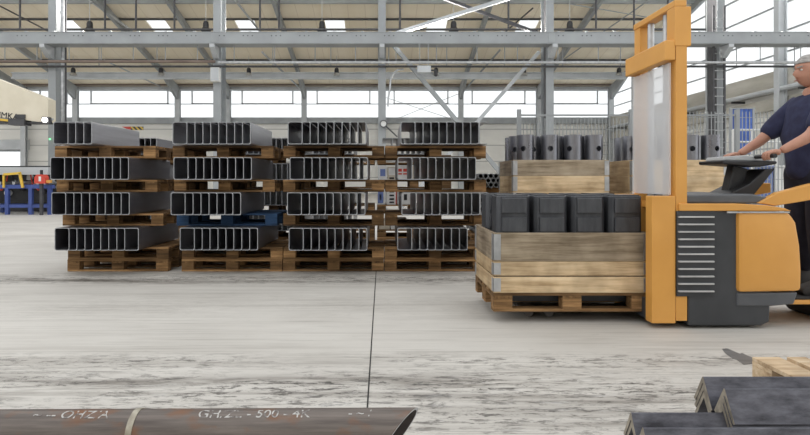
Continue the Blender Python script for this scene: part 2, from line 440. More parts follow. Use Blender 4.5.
wall_cols = [-33.5, PX(28, YW), PX(79, YW), PX(180, YW), PX(230, YW), PX(305, YW), 0.0, PX(460, YW), PX(537, YW), XR - .2]
for i, (a, b) in enumerate(zip(wall_cols, wall_cols[1:])):
    fr = MB(); z0, z1 = 5.91, 8.09; y0, y1 = YW + .06, YW + .16
    fr.box(a, b, y0, y1, z0, z0 + .06).box(a, b, y0, y1, z1 - .06, z1).box(a, b, y0, y1, 6.98, 7.04)
    w = struct('window_%d' % (i + 1), fr, 'light_grey_paint')
    if b - a > 3:
        # opened top-hung sash: a thin frame inset from the columns
        s = MB(); g = .9
        s.box(a + g, a + g + .09, y0 - .1, y0, 7.02, z1).box(b - g - .09, b - g, y0 - .1, y0, 7.02, z1).box(a + g, b - g, y0 - .1, y0, 7.02, 7.08)
        obj('sash', s, 'light_grey_paint', w)
    obj('pane', MB().box(a, b, y0 + .03, y0 + .045, z0, z1), 'window_glass', w)
nw = len(wall_cols)
# right gable wall
struct('wall_right', MB().box(XR, XR + .25, 14, YW, 0, 5.95), 'wall_panel')
struct('trim_5', MB().box(XR - .35, XR - .002, 14, YW, 5.15, 5.95), 'concrete_band')
struct('trim_6', MB().box(XR - .3, XR - .002, 14, YW, 4.25, 4.75), 'concrete_band')
rc = [14.0, 18.8, 23.5, 28.5, 32.5, 37.0, 41.9]
for i, (a, b) in enumerate(zip(rc, rc[1:])):
    fr = MB(); x0, x1 = XR + .05, XR + .15
    ht = min(roof_h(a), roof_h(b)) - .05
    fr.box(x0, x1, a, b, 5.95, 6.03)
    for h in (6.8, 7.75, 9.0, 10.2, 11.4, 12.6):
        if h < ht: fr.box(x0, x1, a, b, h - .03, h + .03)
    w = struct('window_%d' % (nw + i), fr, 'grey_paint')
    pr = [(a, 5.95), (b, 5.95), (b, roof_h(b) - .02), (a, roof_h(a) - .02)]
    obj('pane', MB().prism(pr, XR + .09, XR + .105, 'X'), 'window_glass', w)

struct('wall_front', MB().box(-42, 24, -6.2, -6, 0, 6.5), 'wall_panel')
# roof deck with skylight openings
sk_px = (67, 158, 246, 335, 437, 528)
sk = sorted([(PX(p, 32.9) - .6, PX(p, 32.9) + .6) for p in sk_px])
SY0, SY1 = 32.4, 35.0
mb = MB(); t = .12
def slab(x0, x1, ya, yb):
    vs = [(x0, ya, roof_h(ya)), (x1, ya, roof_h(ya)), (x1, yb, roof_h(yb)), (x0, yb, roof_h(yb))]
    vs += [(x, y, z + t) for x, y, z in vs]
    mb.add(vs, [(0, 3, 2, 1), (4, 5, 6, 7), (0, 1, 5, 4), (1, 2, 6, 5), (2, 3, 7, 6), (3, 0, 4, 7)])
RX0, RX1, RY0 = -40, XR + .3, 26.0
slab(RX0, RX1, RY0, SY0); slab(RX0, RX1, SY1, YW + .3)
xs = [RX0] + [e for s in sk for e in s] + [RX1]
for a, b in zip(xs[::2], xs[1::2]): slab(a, b, SY0, SY1)
struct('ceiling', mb, 'roof_deck')
for i, (a, b) in enumerate(sk):
    m2 = MB(); m2.add([(a, SY0, roof_h(SY0) + .02), (b, SY0, roof_h(SY0) + .02), (b, SY1, roof_h(SY1) + .02), (a, SY1, roof_h(SY1) + .02),
                       (a, SY0, roof_h(SY0) + .05), (b, SY0, roof_h(SY0) + .05), (b, SY1, roof_h(SY1) + .05), (a, SY1, roof_h(SY1) + .05)],
                      [(0, 3, 2, 1), (4, 5, 6, 7), (0, 1, 5, 4), (1, 2, 6, 5), (2, 3, 7, 6), (3, 0, 4, 7)])
    struct('window_%d' % (nw + 6 + i), m2, 'window_glass')
# purlins
for i, (Y, hh, mt) in enumerate(((30.3, .24, 'grey_paint'), (32.25, .1, 'dark_grey_paint'), (37.4, .12, 'dark_grey_paint'), (41.4, .12, 'brown_pipe'))):
    z = roof_h(Y)
    struct('trim_%d' % (7 + i), MB().box(RX0, XR, Y - .07, Y + .07, z - hh, z - .01), mt)
# rafters with haunches and wall columns
raft = [(PX(28, YW), ''), (PX(79, YW), ''), (PX(180, YW), ''), (PX(230, YW), ''), (PX(305, YW), ''), (0.0, ''), (PX(460, YW), ''), (PX(537, YW), ''), (XR - .3, '')]
for i, (x, _) in enumerate(raft):
    m2 = MB()
    def seg(ya, yb, d0, d1, w=.15):
        vs = []
        for y, dd in ((ya, d0), (yb, d1)):
            z = roof_h(y) - .12
            vs += [(x - w, y, z - dd), (x + w, y, z - dd), (x + w, y, z), (x - w, y, z)]
        m2.add(vs, [(0, 1, 2, 3), (7, 6, 5, 4), (0, 4, 5, 1), (1, 5, 6, 2), (2, 6, 7, 3), (3, 7, 4, 0)])
    seg(26.2, 38.5, .4, .4, .1); seg(38.5, 41.75, .4, 1.15, .1)
    struct('trim_%d' % (20 + i), m2, 'grey_paint')
    c = MB(); c.box(x - .19, x + .19, YW - .62, YW - .56, 0, 8.0).box(x - .19, x + .19, YW - .36, YW - .31, 0, 8.0).box(x - .03, x + .03, YW - .56, YW - .36, 0, 8.0)
    struct('trim_%d' % (40 + i), c, 'light_grey_paint')
# right wall columns
for i, Y in enumerate(rc[1:-1]):
    c = MB(); H = roof_h(max(Y, 26.2)) - .1
    c.box(XR - .75, XR - .70, Y - .15, Y + .15, 0, H).box(XR - .42, XR - .37, Y - .15, Y + .15, 0, H).box(XR - .70, XR - .42, Y - .02, Y + .02, 0, H)
    struct('trim_%d' % (60 + i), c, 'light_grey_paint')

# ------------------------------------------------------------------ crane aisle: columns, runway beam, pipes
YC = 19.4
col_names = ['rising behind the left end of the leftmost stack', 'rising behind the second stack', 'rising between the two right stacks',
             'rising behind the left crate of tubes', 'rising beside the caged ladder on the right']
for i, px in enumerate((52, 217, 382, 550, 721)):
    x = PX(px, YC + .3)
    t_ = thing('steel_column', 'grey steel column ' + ['with the galvanised downpipe beside it', 'with a white junction box under the runway beam', 'carrying the round white mirror',
               'rising between the braces and the forklift mast', 'with a ladder along its dark left side'][i], 'column', (x, 0, 0))
    c = MB(); H = 13.2
    c.box(-.14, .14, YC + .30, YC + .33, 0, H).box(-.14, .14, YC + .92, YC + .95, 0, H).box(-.012, .012, YC + .33, YC + .92, 0, H)
    obj('shaft', c, 'grey_paint', t_)
    obj('base_plate', MB().box(-.2, .2, YC + .2, YC + 1.05, 0, .03), 'grey_paint', t_)
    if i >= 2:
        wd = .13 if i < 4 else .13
        obj('side_shade_strip', MB().box(-wd, -.014, YC + .36, YC + (.62 if i < 4 else .9), .05, 13), 'dark_grey_paint', t_)  # dark strip in the web recess, standing in for the back-lit shade
    b = MB(); b.prism([(YC + .298, 5.915), (YC - .3, 5.915), (YC - .3, 5.8), (YC + .1, 5.5), (YC + .298, 5.5)], -.09, .09, 'X')
    obj('bracket', b, 'light_grey_paint', t_)
# runway beam
rb = thing('crane_runway_beam', 'long grey steel runway beam crossing the whole hall in front of the columns', 'beam', (0, 0, 0))
HB0, HB1 = 5.92, 6.34
m2 = MB(); m2.box(-30, 22, YC - .3, YC + .28, HB0, HB0 + .03).box(-30, 22, YC - .3, YC + .28, HB1 - .03, HB1).box(-30, 22, YC - .285, YC - .255, HB0 + .03, HB1 - .03).box(-30, 22, YC + .235, YC + .265, HB0 + .03, HB1 - .03)
obj('girder', m2, 'grey_paint', rb)
obj('rail', MB().box(-30, 22, YC - .05, YC + .05, HB1, HB1 + .06), 'dark_grey_paint', rb)
m2 = MB()
for k in range(52): m2.cbox((-29.7 + k, YC - .1, HB1 + .03), (.09, .12, .06))
obj('rail_clips', m2, 'galvanised', rb)
m2 = MB()
for k in range(52):
    for j in (-.16, 0, .16): m2.tube((-29.75 + k + j, YC - .288, HB1 - .14), (-29.75 + k + j, YC - .284, HB1 - .14), .022, 8)
obj('bolt_holes', m2, 'dark_grey_paint', rb)
for px in (214, 552):
    m2 = MB(); x = PX(px, YC - .3); m2.box(x - .11, x + .11, YC - .3, YC - .286, HB0 + .04, HB1 - .04)
    for j in range(4):
        for s_ in (-.055, .055): m2.tube((x + s_, YC - .312, HB0 + .1 + j * .085), (x + s_, YC - .30, HB0 + .1 + j * .085), .018, 6)
    obj('splice_plate', m2, 'grey_paint', rb)
# pipes hung under the beam
def hung_pipe(px0, px1, py, r, mat, label, step, Y=YC + .1, name='hanging_pipe'):
    x0, x1, h = PX(px0, Y), PX(px1, Y), PH(py, Y)
    p = thing(name, label, 'pipe', ((x0 + x1) / 2, Y, h)); cx = (x0 + x1) / 2
    obj('pipe', MB().tube((x0 - cx, 0, 0), (x1 - cx, 0, 0), r, 10), mat, p, smooth=True)
    k = int((x1 - x0) / step); xx = x0 + step * .4
    while xx < x1:
        obj('hanger_rod', MB().tube((xx - cx, 0, r * .8), (xx - cx, 0, HB0 - h), .016, 6), 'grey_paint', p); xx += step
hung_pipe(-40, 215, 61.5, .055, 'brown_pipe', 'brown pipe hung under the runway beam left of the second column', 1.15, YC - .05)
hung_pipe(218, 860, 62.5, .05, 'galvanised', 'light grey pipe hung under the runway beam right of the second column', 1.45, YC - .05)
hung_pipe(-40, 860, 66.5, .04, 'dark_grey_paint', 'thin dark pipe hung lowest under the runway beam', 2.1, YC + .17)
# far light-grey girder
Y = 38.0
tag(obj('girder', MB().box(-26, XR - .8, Y - .18, Y + .18, PH(79, Y), PH(77.4, Y)).box(-26, XR - .8, Y - .18, Y + .18, PH(73.5, Y), PH(72.6, Y)).box(-26, XR - .8, Y - .05, Y + .05, PH(77.4, Y), PH(73.5, Y)), 'light_grey_paint'),
    'pale grey girder running below the roof close to the back windows', 'beam')
# downpipe by the left column
Y = 19.85; CX0 = PX(52, YC + .3)
dp = thing('downpipe', 'galvanised downpipe running up beside the leftmost column', 'pipe', (CX0 + .31, Y, 0))
obj('pipe', MB().tube((0, 0, 0), (0, 0, 12.5), .075, 12), 'galvanised', dp, smooth=True)
for h in (1.5, 3.6, 5.4, 7.2): obj('clamp', MB().tube((0, 0, h), (0, 0, h + .07), .095, 12), 'galvanised', dp)
Y = 19.75
for px, lab in ((64.5, 'thin dark cable conduit beside the galvanised downpipe'),):
    tag(obj('conduit', MB().tube((CX0 + .47, Y, 0), (CX0 + .47, Y, 12.4), .035, 8), 'dark_grey_paint'), lab, 'conduit')
# braces in the column plane
def brace(p0, p1, Y, w, mat, label, name='brace'):
    a = (PX(p0[0], Y), Y, PH(p0[1], Y)); b = (PX(p1[0], Y), Y, PH(p1[1], Y))
    tag(obj(name, MB().bar(a, b, w, w), mat), label, 'brace')
brace((389, 40), (529, 207), 20.05, .15, 'grey_paint', 'grey diagonal brace falling right from the mirror column behind the rightmost stack')
brace((539, 52), (402, 207), 20.35, .13, 'light_grey_paint', 'pale diagonal brace falling left from the column beside the forklift mast')
brace((386, 36.5), (535, -10), 20.05, .13, 'light_grey_paint', 'pale diagonal brace rising right above the runway beam')
brace((540, 34), (400, -18), 20.35, .11, 'dark_grey_paint', 'dark diagonal brace crossing the pale one above the runway beam')
# cross rods on the back windows
for i, (p0, p1) in enumerate((((384, 97), (452, 119)), ((384, 124), (458, 94)))):
    Y = YW - .66 - .08 * i
    struct('trim_%d' % (80 + i), MB().bar((PX(p0[0], Y), Y, PH(p0[1], Y)), (PX(p1[0], Y), Y, PH(p1[1], Y)), .04, .04), 'grey_paint')
# roof bracing rods lying under the deck
def on_roof(px, py, dz=.45):
    Y = (HE - dz - CH + SL * YW) / ((CY - py) / F + SL)
    return (PX(px, Y), Y, PH(py, Y))
rods = [((84, -4), (132, 31), .10, 'light_grey_paint', 'pale roof rod left of the dark rafter top left'),
        ((-4, 4), (48, 31), .06, 'dark_grey_paint', 'dark roof rod falling to the leftmost column'),
        ((232, -4), (262, 34), .09, 'light_grey_paint', 'pale roof rod passing the third skylight'),
        ((533, 8), (503, 34), .06, 'dark_grey_paint', 'dark roof rod leaning over the sixth skylight'),
        ((655, -4), (560, 62), .05, 'grey_paint', 'thin roof rod rising towards the mast head'),
        ((570, 4), (664, 20), .04, 'grey_paint', 'thin roof rod falling towards the mast head'),
        ((104, 60), (172, 92), .09, 'light_grey_paint', 'pale roof rod ending at the third window column from left'),
        ((262, 52), (305, 93), .09, 'light_grey_paint', 'pale roof rod ending above the third stack'),
        ((500, 50), (462, 93), .09, 'grey_paint', 'grey roof rod ending above the rightmost stack')]
for a, b, w, mt, lab in rods:
    tag(obj('roof_rod', MB().bar(on_roof(*a), on_roof(*b), w, w), mt), lab, 'rod')
# service pipe on hanger rods above the beam
Y = 27.0; zs = PH(29.5, Y)
sp = thing('service_pipe', 'dark service pipe on tall hanger rods just above the runway beam', 'pipe', (0, Y, zs))
obj('pipe', MB().tube((-27, 0, 0), (XR - 1, 0, 0), .06, 8), 'dark_grey_paint', sp, smooth=True)
for px in (20, 105, 136, 174.5, 260, 279, 400, 508.5, 596, 634, 668):
    obj('hanger_rod', MB().tube((PX(px, Y), 0, 0), (PX(px, Y), 0, roof_h(Y) - zs - .02), .05, 8), 'dark_grey_paint', sp)
# hanging lamps
def lamp(x, Y, h, lab):
    l = thing('pendant_lamp', lab, 'lamp', (x, Y, h), 0, None)
    obj('cord', MB().tube((0, 0, .42), (0, 0, roof_h(Y) - h - .0), .014, 6), 'light_grey_paint', l)
    obj('housing', MB().lathe([(.05, .46), (.12, .42), (.15, .3), (.15, .12), (.17, .1)], 12), 'black_plastic', l, smooth=True)
    obj('lamp_shade', MB().lathe([(.17, .1), (.2, .06), (.26, -.06), (.25, -.06), (.18, .05), (.02, .07)], 14), 'galvanised' if Y > 30 else 'black_plastic', l, smooth=True)
A = [-15.1, -9.1, -3.1, 3.7, 9.7]
for i, x in enumerate(A): lamp(x, 27.9, 8.85, 'black pendant lamp just above the runway beam, %s from left' % ORD[i])
for i, x in enumerate([-21.1, -15.1, -9.1, -3.1, 3.7, 9.7, 16.2]): lamp(x, 36.9, 8.3, 'black pendant lamp near the back windows, %s from left' % ORD[i])
# ladder on the right column
x = PX(713, 19.9); ld = thing('wall_ladder', 'dark steel ladder along the column right of the forklift mast', 'ladder', (x, 19.55, 0))
for s_ in (-.2, .2): obj('rail', MB().box(s_ - .03, s_ + .03, -.03, .03, 0, 7.4), 'dark_grey_paint', ld)
for k in range(22): obj('rung', MB().tube((-.2, 0, .4 + k * .31), (.2, 0, .4 + k * .31), .018, 6), 'galvanised', ld)
# junction boxes
jb = thing('junction_box', 'pale grey junction box on the column behind the second stack', 'box', (PX(216, 19.6), 19.6, PH(82, 19.6)))
obj('body', MB().box(-.16, .16, -.16, .08, 0, .5), 'white_paint', jb, bevel=.015); obj('lid', MB().box(-.14, .14, -.175, -.16, .03, .47), 'light_grey_paint', jb)
Y = 19.1
jb = thing('ballast_box', 'pale oblong box hung on the pipes right of the mirror column', 'box', (PX(424, Y), Y, PH(73, Y)))
obj('body', MB().box(-.24, .24, -.1, .1, 0, .24), 'light_grey_paint', jb, bevel=.015)
for s_ in (-.15, .15): obj('hanger', MB().tube((s_, 0, .24), (s_, 0, HB0 - PH(73, Y)), .012, 6), 'grey_paint', jb)
obj('lamp', MB().lathe([(.05, 0), (.07, -.05), (.06, -.2), (.03, -.22)], 10, (.42, 0, .1)).box(.24, .43, -.02, .02, .06, .12), 'black_plastic', jb)
# looping cable on the mirror column
Y = 19.5
cb = [(404, 68.5), (398, 69), (394, 72), (390.5, 80), (390, 88), (388.5, 96), (388, 106)]
m2 = MB().path([(PX(a, Y), Y + .15, PH(b, Y)) for a, b in cb], .035, 8)
tag(obj('cable', m2, 'galvanised'), 'grey cable bending off the pipes down the mirror column', 'cable')
# round mirror
Y = 19.55; mr_ = thing('round_mirror', 'small round white mirror with a dark rim on the middle column', 'mirror', (PX(383.5, Y), Y, PH(123.8, Y)))
obj('rim', MB().pipe(-.04, .05, .135, .105, 20), ['dark_grey_paint'], mr_)
obj('face', MB().tube((0, -.01, 0), (0, .02, 0), .11, 20), 'white_paint', mr_)
obj('arm', MB().bar((.09, .02, -.09), (.5, .02, -.47), .05, .05), 'dark_grey_paint', mr_)
obj('mount', MB().box(-.05, .05, .05, .16, -.05, .05), 'grey_paint', mr_)
# floodlight and indicator on the left column
Y = 16.75; fl = thing('floodlight', 'small lit floodlight at the tip of the cream crane jib', 'lamp', (PX(45, Y), Y, PH(120, Y)))
obj('housing', MB().prism([(-.13, -.1), (.13, -.1), (.1, .1), (-.1, .1)], 0, .16, 'Y'), 'dark_grey_paint', fl)
obj('lens', MB().tube((0, -.03, 0), (0, 0, 0), .075, 16), 'lamp_light', fl)
obj('bracket', MB().bar((.05, .1, 0), (.12, .22, .05), .05, .05), 'grey_paint', fl)
tag(obj('indicator_light', MB().sphere((PX(49.5, 19.6), 19.62, PH(139, 19.6)), .035), 'led_light'), 'tiny green indicator light low on the leftmost column', 'light')
# hazard bar on the back wall
hz = thing('hazard_board', 'red board with a black and yellow striped end on the back wall', 'sign', (PX(122, YW), YW - .051, PH(130.2, YW)))
obj('board', MB().prism([(0, .27), (.72, .27), (.72, 0), (.62, 0)], -.02, .05, 'Y'), 'red_paint', hz)
obj('striped_end', MB().box(0, .95, -.02, .05, 0, .25), 'hazard_stripes', hz, (.72, 0, .02))

# ------------------------------------------------------------------ jib crane and machines, far left
Y = 17.2
jb = thing('crane_girder', 'tapered cream crane jib with dark lettering and a yellow stripe, upper left', 'crane', (PX(20, Y), Y, PH(118, Y)))
def loc(px, py): return (PX(px, Y) - PX(20, Y), PH(py, Y) - PH(118, Y))
obj('arm', MB().prism([loc(-40, 64), loc(47, 97.5), loc(52, 100), loc(52, 122.5), loc(44, 122.5), loc(-40, 112.5)], -.2, .2, 'Y'), 'cream_paint', jb)
obj('stripe', MB().prism([loc(-40, 114), loc(13, 120.2), loc(13, 122.2), loc(-40, 117)], -.22, .22, 'Y'), 'yellow_paint', jb)
obj('rail', MB().prism([loc(-40, 117.2), loc(13, 122.4), loc(50, 122.7), loc(50, 124), loc(-40, 124)], -.16, .16, 'Y'), 'dark_grey_paint', jb)
def text_mesh(name, txt, size):
    cu = bpy.data.curves.new(name, 'FONT'); cu.body = txt; cu.size = size; cu.extrude = .004; cu.align_x = 'LEFT'
    o = bpy.data.objects.new(name, cu); COL.objects.link(o)
    me = bpy.data.meshes.new_from_object(o.evaluated_get(bpy.context.evaluated_depsgraph_get()))
    COL.objects.unlink(o); bpy.data.objects.remove(o); bpy.data.curves.remove(cu)
    me.name = name; return me
me = text_mesh('lettering', 'UMKA.S', .27)
me.materials.clear(); me.materials.append(M['black_print'])
a0 = loc(-1, 117.6)
link('lettering', me, jb, (a0[0], -.207, a0[1]), (math.pi / 2, math.radians(7.5), 0))
hb = MB(); l0 = loc(22, 121); hb.cbox((l0[0], -.1, l0[1] - .05), (.5, .36, .2)).cbox((l0[0] + .1, -.1, l0[1] + .12), (.3, .3, .12))
obj('hoist_trolley', hb, 'dark_grey_paint', jb)
# slewing post of the jib (outside the frame on the left)
obj('post', MB().tube((PX(-36, Y) - PX(20, Y), 0, -PH(118, Y)), (PX(-36, Y) - PX(20, Y), 0, 2.2), .22, 14), 'cream_paint', jb, smooth=True)
Y = 17.0
def lx(px): return PX(px, Y)
bf = thing('conveyor_frame', 'blue steel conveyor frame with legs on the floor at far left', 'conveyor', (lx(20), Y, 0))
def bx(px): return lx(px) - lx(20)
H = PH(188.5, Y)
for px in (-22, 7.5, 31, 50):
    for yy in (0, 1.1): obj('leg', MB().box(bx(px) - .055, bx(px) + .055, yy - .05, yy + .05, 0, H), 'blue_paint', bf)
for yy in (-.05, 1.05): obj('rail', MB().box(bx(-22), bx(54), yy, yy + .1, H, H + .12), 'blue_paint', bf)
for yy in (-.03, 1.07): obj('stretcher', MB().box(bx(-22), bx(54), yy, yy + .06, .22, .32), 'blue_paint', bf)
for px in (-10, 0, 14, 22, 38, 45): obj('roller', MB().tube((bx(px), -.02, H + .17), (bx(px), 1.12, H + .17), .05, 10), 'galvanised', bf, smooth=True)
mc = thing('saw_machine', 'dark cluttered saw machine behind the blue conveyor frame', 'machine', (lx(24), Y + 1.6, 0))
obj('base', MB().box(-1.9, 1.2, 0, .8, 0, .95), 'dark_grey_paint', mc, bevel=.02)
obj('gearbox', MB().box(-1.2, -.5, -.1, .5, .95, 1.35), 'dark_grey_paint', mc, bevel=.03)
obj('motor', MB().tube((.1, -.1, 1.16), (.8, -.1, 1.16), .19, 14), 'black_plastic', mc, smooth=True)
for px, z in ((-1.5, .55), (-1.1, .35), (-.35, .62), (.35, .45), (.62, .72), (-.8, .75)):
    obj('hand_wheel', MB().tube((px, -.09, z), (px, 0, z), .1, 14), 'galvanised', mc, smooth=True)
Y2 = 16.9
tag(obj('steel_bar', MB().box(lx(-30), lx(46), Y + .1, Y + .4, PH(174, Y) - .02, PH(167, Y)), 'light_grey_paint'), 'long pale grey bar lying on brackets above the blue conveyor frame', 'bar')
for px in (-15, 15, 42): 
    tag(obj('bar_bracket', MB().box(lx(px) - .04, lx(px) + .04, Y + .2, Y + .3, H + .121, PH(174, Y) - .021), 'dark_grey_paint'), 'dark upright bracket under the long grey bar, ' + {-15: 'left of the frame edge', 15: 'behind the yellow guard', 42: 'behind the red box'}[px], 'bracket')
yg = thing('guard_rail', 'yellow bent guard rail in front of the long grey bar', 'guard', (lx(15), Y - .1, PH(187, Y)))
obj('top_bar', MB().bar((bx(6) - bx(15), 0, PH(174.5, Y) - PH(187, Y)), (bx(23) - bx(15), 0, PH(173, Y) - PH(187, Y)), .07, .05), 'yellow_paint', yg)
obj('upright', MB().bar((bx(22) - bx(15), 0, PH(173.5, Y) - PH(187, Y)), (bx(25) - bx(15), 0, -.02), .07, .05), 'yellow_paint', yg)
obj('upright', MB().bar((bx(6) - bx(15), 0, PH(175, Y) - PH(187, Y)), (bx(6) - bx(15), 0, -.02), .05, .05), 'yellow_paint', yg)
cm = thing('cable_reel_rack', 'dark rack of coiled hoses and fittings behind the blue conveyor frame', 'rack', (lx(24), Y + .55, 0))
obj('frame', MB().box(-2.2, 1.15, .02, .06, .35, 1.55).box(-2.2, 1.15, -.2, .02, .34, .38), 'black_plastic', cm)
for q in range(14):
    px_ = -2.0 + q * .23; zz = .62 + ((q * 37) % 60) / 100
    obj('fitting', MB().tube((px_, -.1, zz), (px_, .02, zz), .06 + (q % 3) * .02, 10), ('galvanised', 'dark_grey_paint', 'white_paint')[q % 3], cm)
for q in range(5): obj('hose', MB().path([(-1.9 + q * .6, -.12, 1.4), (-1.8 + q * .6, -.14, .95), (-1.6 + q * .6, -.14, .75), (-1.45 + q * .6, -.12, 1.0), (-1.4 + q * .6, -.1, 1.45)], .02, 6), ('black_plastic', 'red_paint')[q % 2], cm)
rx = thing('control_box', 'red control box with a white panel and black handle beside the first stack', 'box', (lx(46.5), Y - .25, PH(183.5, Y)))
obj('body', MB().prism([(-.16, 0), (.17, 0), (.17, .2), (.11, .28), (-.09, .28), (-.16, .2)], -.1, .1, 'Y'), 'red_paint', rx)
obj('front_panel', MB().box(-.02, .05, -.11, -.1, .07, .22), 'white_paint', rx)
obj('handle', MB().box(-.03, .03, -.03, .03, .28, .42), 'black_plastic', rx)
obj('spout', MB().box(.17, .3, -.05, .05, .02, .11), 'orange_paint', rx)
obj('post', MB().box(-.04, .04, -.04, .04, -PH(183.5, Y), 0), 'dark_grey_paint', rx)

# ------------------------------------------------------------------ pallets
PL, PW = 1.2, .8
_pm = {}
def pallet_meshes(a, b):
    if (a, b) in _pm: return _pm[(a, b)]
    d = {}
    def bxm(n, dx, dy, dz, mt): return MB().cbox((0, 0, dz / 2), (dx, dy, dz)).mesh(n, mt, bevel=.003)
    d['wide'] = bxm('top_board', PL, .145, .022, a); d['narrow'] = bxm('top_board', PL, .1, .022, a)
    d['cross'] = bxm('crossbar', .145, PW, .022, b); d['bw'] = bxm('block', .145, .145, .078, a); d['bn'] = bxm('block', .145, .1, .078, a)
    d['bot'] = bxm('bottom_board', PL, .1, .022, a); d['botw'] = bxm('bottom_board', PL, .145, .022, a)
    _pm[(a, b)] = d; return d
def pallet(x0, y0, z, label, a='pallet_wood', b='pallet_wood_cross', group=None, rz=0):
    """left front lower corner"""
    if rz == 0: p = thing('pallet', label, 'pallet', (x0 + PL / 2, y0 + PW / 2, z), 0, group)
    else: p = thing('pallet', label, 'pallet', (x0 + PW / 2, y0 + PL / 2, z), rz, group)
    d = pallet_meshes(a, b)
    for yy, k in ((-.35, 'bot'), (0, 'botw'), (.35, 'bot')): link('bottom_board', d[k], p, (0, yy, 0))
    for yy, k in ((-.35, 'bn'), (0, 'bw'), (.35, 'bn')):
        for xx in (-.5275, 0, .5275): link('block', d[k], p, (xx, yy, .022))
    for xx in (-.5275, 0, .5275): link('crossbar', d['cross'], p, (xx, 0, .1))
    for yy, k in ((-.3275, 'wide'), (-.165, 'narrow'), (0, 'wide'), (.165, 'narrow'), (.3275, 'wide')): link('top_board', d[k], p, (0, yy, .122))
    return p

# ------------------------------------------------------------------ channel bundles
CHH, TH, PITCH, WIDE, LEN = .257, .0075, .0905, .168, 1.2
_cm = {}
def channel_mesh(fl, side, mat='mill_steel'):
    """C section: web at x=0, flanges of length fl towards side (-1 left, +1 right); z 0..CHH; y 0..LEN; light cut ends"""
    k = (round(fl, 4), side, mat)
    if k in _cm: return _cm[k]
    r = .016; H = CHH; t = TH
    # outer path then inner path (for side=-1 web on the right, x from 0 to -fl)
    pts = [(fl, 0), (r, 0), (r * .3, r * .3), (0, r), (0, H - r), (r * .3, H - r * .3), (r, H), (fl, H), (fl, H - t), (r + t * .5, H - t), (t, H - r - t * .5), (t, r + t * .5), (r + t * .5, t), (fl, t)]
    pts = [(p[0] * side, p[1]) for p in pts]
    if side > 0: pass
    m2 = MB()
    n = len(pts)
    vs = [(p[0], 0, p[1]) for p in pts] + [(p[0], LEN, p[1]) for p in pts]
    fs = [(i, (i + 1) % n, n + (i + 1) % n, n + i) for i in range(n)]; mi = [0] * n
    m = n // 2
    for i in range(m - 1):           # end faces as quads between outer i..i+1 and inner
        a, b, c, d = i, i + 1, n - 2 - i, n - 1 - i
        fs += [(a, b, c, d), (n + d, n + c, n + b, n + a)]; mi += [1, 1]
    m2.add(vs, fs, mi)
    _cm[k] = m2.mesh('steel_channel', [mat, 'cut_steel']); return _cm[k]

def bundle(x_left, y, z, n, where, group, last_wide=False, extra=False, mat='mill_steel'):
    """returns nothing; each channel is its own object"""
    items = [(x_left, WIDE / 2 - .001, 1)]
    x = x_left + WIDE; items.append((x, WIDE / 2 - .001, -1))
    for k in range(n): x += PITCH; items.append((x, PITCH - .0006, -1))
    if last_wide: x += WIDE - .012; items.append((x, WIDE - .0126, -1))
    if extra: items.append((x + .0008, PITCH, 1))
    for i, (xx, fl, s) in enumerate(items):
        o = link('steel_channel', channel_mesh(fl, s, mat), None, (xx, y + random.uniform(-.004, .004), z))
        tag(o, '%s channel from left in the %s' % (ORD[i], where), 'steel channel', group)
    return x

YP, YB = 6.43, 6.15
SN = ['leftmost stack', 'second stack', 'third stack', 'rightmost stack']
LV = ['top', 'second-highest', 'second-lowest', 'lowest']
Zs = [.2885]
for k in range(3): Zs.append(Zs[-1] + CHH + .1445 + .001)
LEFT = {0: [53.8, 51.2, 50.4, 55.2], 1: [172.4, 173.0, 170.9, 179.5], 2: [288, 289.5, 287, 289], 3: [400.6, 397.6, 401.6, 397.4]}
NCH = {0: [3, 8, 8, 7], 1: [8, 8, 7, 8], 2: [8, 8, 8, 8], 3: [8, 8, 8, 7]}
PAL = {0: [54.7, 56.5, 62.5, 67.3], 1: [172.5, 174, 176.5, 181.5], 2: [283.5, 283.2, 283.2, 283], 3: [385.2, 385.3, 385.2, 384.5]}
for s in range(4):
    xb = PX(PAL[s][3], YP)
    pallet(xb, YP, 0, 'brown wooden pallet on the floor, lower base pallet of the ' + SN[s])
    pallet(xb + .004, YP + .004, .144, 'brown wooden pallet, upper base pallet of the ' + SN[s])
    for l in range(4):
        z = Zs[3 - l]
        bundle(PX(LEFT[s][l], YB), YB + random.uniform(-.02, .02), z, NCH[s][l], '%s steel bundle of the %s' % (LV[l], SN[s]),
               'channels in the %s bundle of the %s' % (LV[l], SN[s]), last_wide=(s == 0 and l == 3), extra=(s == 3 and l in (0, 2)), mat='lit_mill_steel' if l == 0 and s < 2 else 'mill_steel')
        if l < 3:
            blue = (s == 1 and l == 2)
            a, b = ('blue_wood', 'blue_wood') if blue else ('pallet_wood', 'pallet_wood_cross')
            pallet(PX(PAL[s][l], YP), YP, z - .1445 - .0005, ('blue' if blue else 'brown') + ' wooden pallet under the %s bundle of the %s' % (LV[l], SN[s]), a, b)

# stacks standing in the row behind
YB2 = 8.5; YP2 = 8.74
for s, (lx_, nm, n) in enumerate(((100, 'back stack behind the leftmost stack', 8), (237, 'back stack behind the second stack', 8), (303, 'back stack behind the third stack', 7), (382, 'back stack behind the rightmost stack', 7))):
    xl = PX(lx_, YB2); xp = xl - .08
    pallet(xp, YP2, 0, 'wooden pallet on the floor under the ' + nm); pallet(xp, YP2, .144, 'wooden pallet, second from floor in the ' + nm)
    for l in range(4):
        z = Zs[3 - l]
        if s < 3 or l == 0:
            bundle(xl, YB2, z, n, '%s bundle of the %s' % (LV[l], nm), 'channels in the %s bundle of the %s' % (LV[l], nm))
        if l < 3: pallet(xp, YP2, z - .145, 'wooden pallet under the %s level of the %s' % (LV[l], nm))
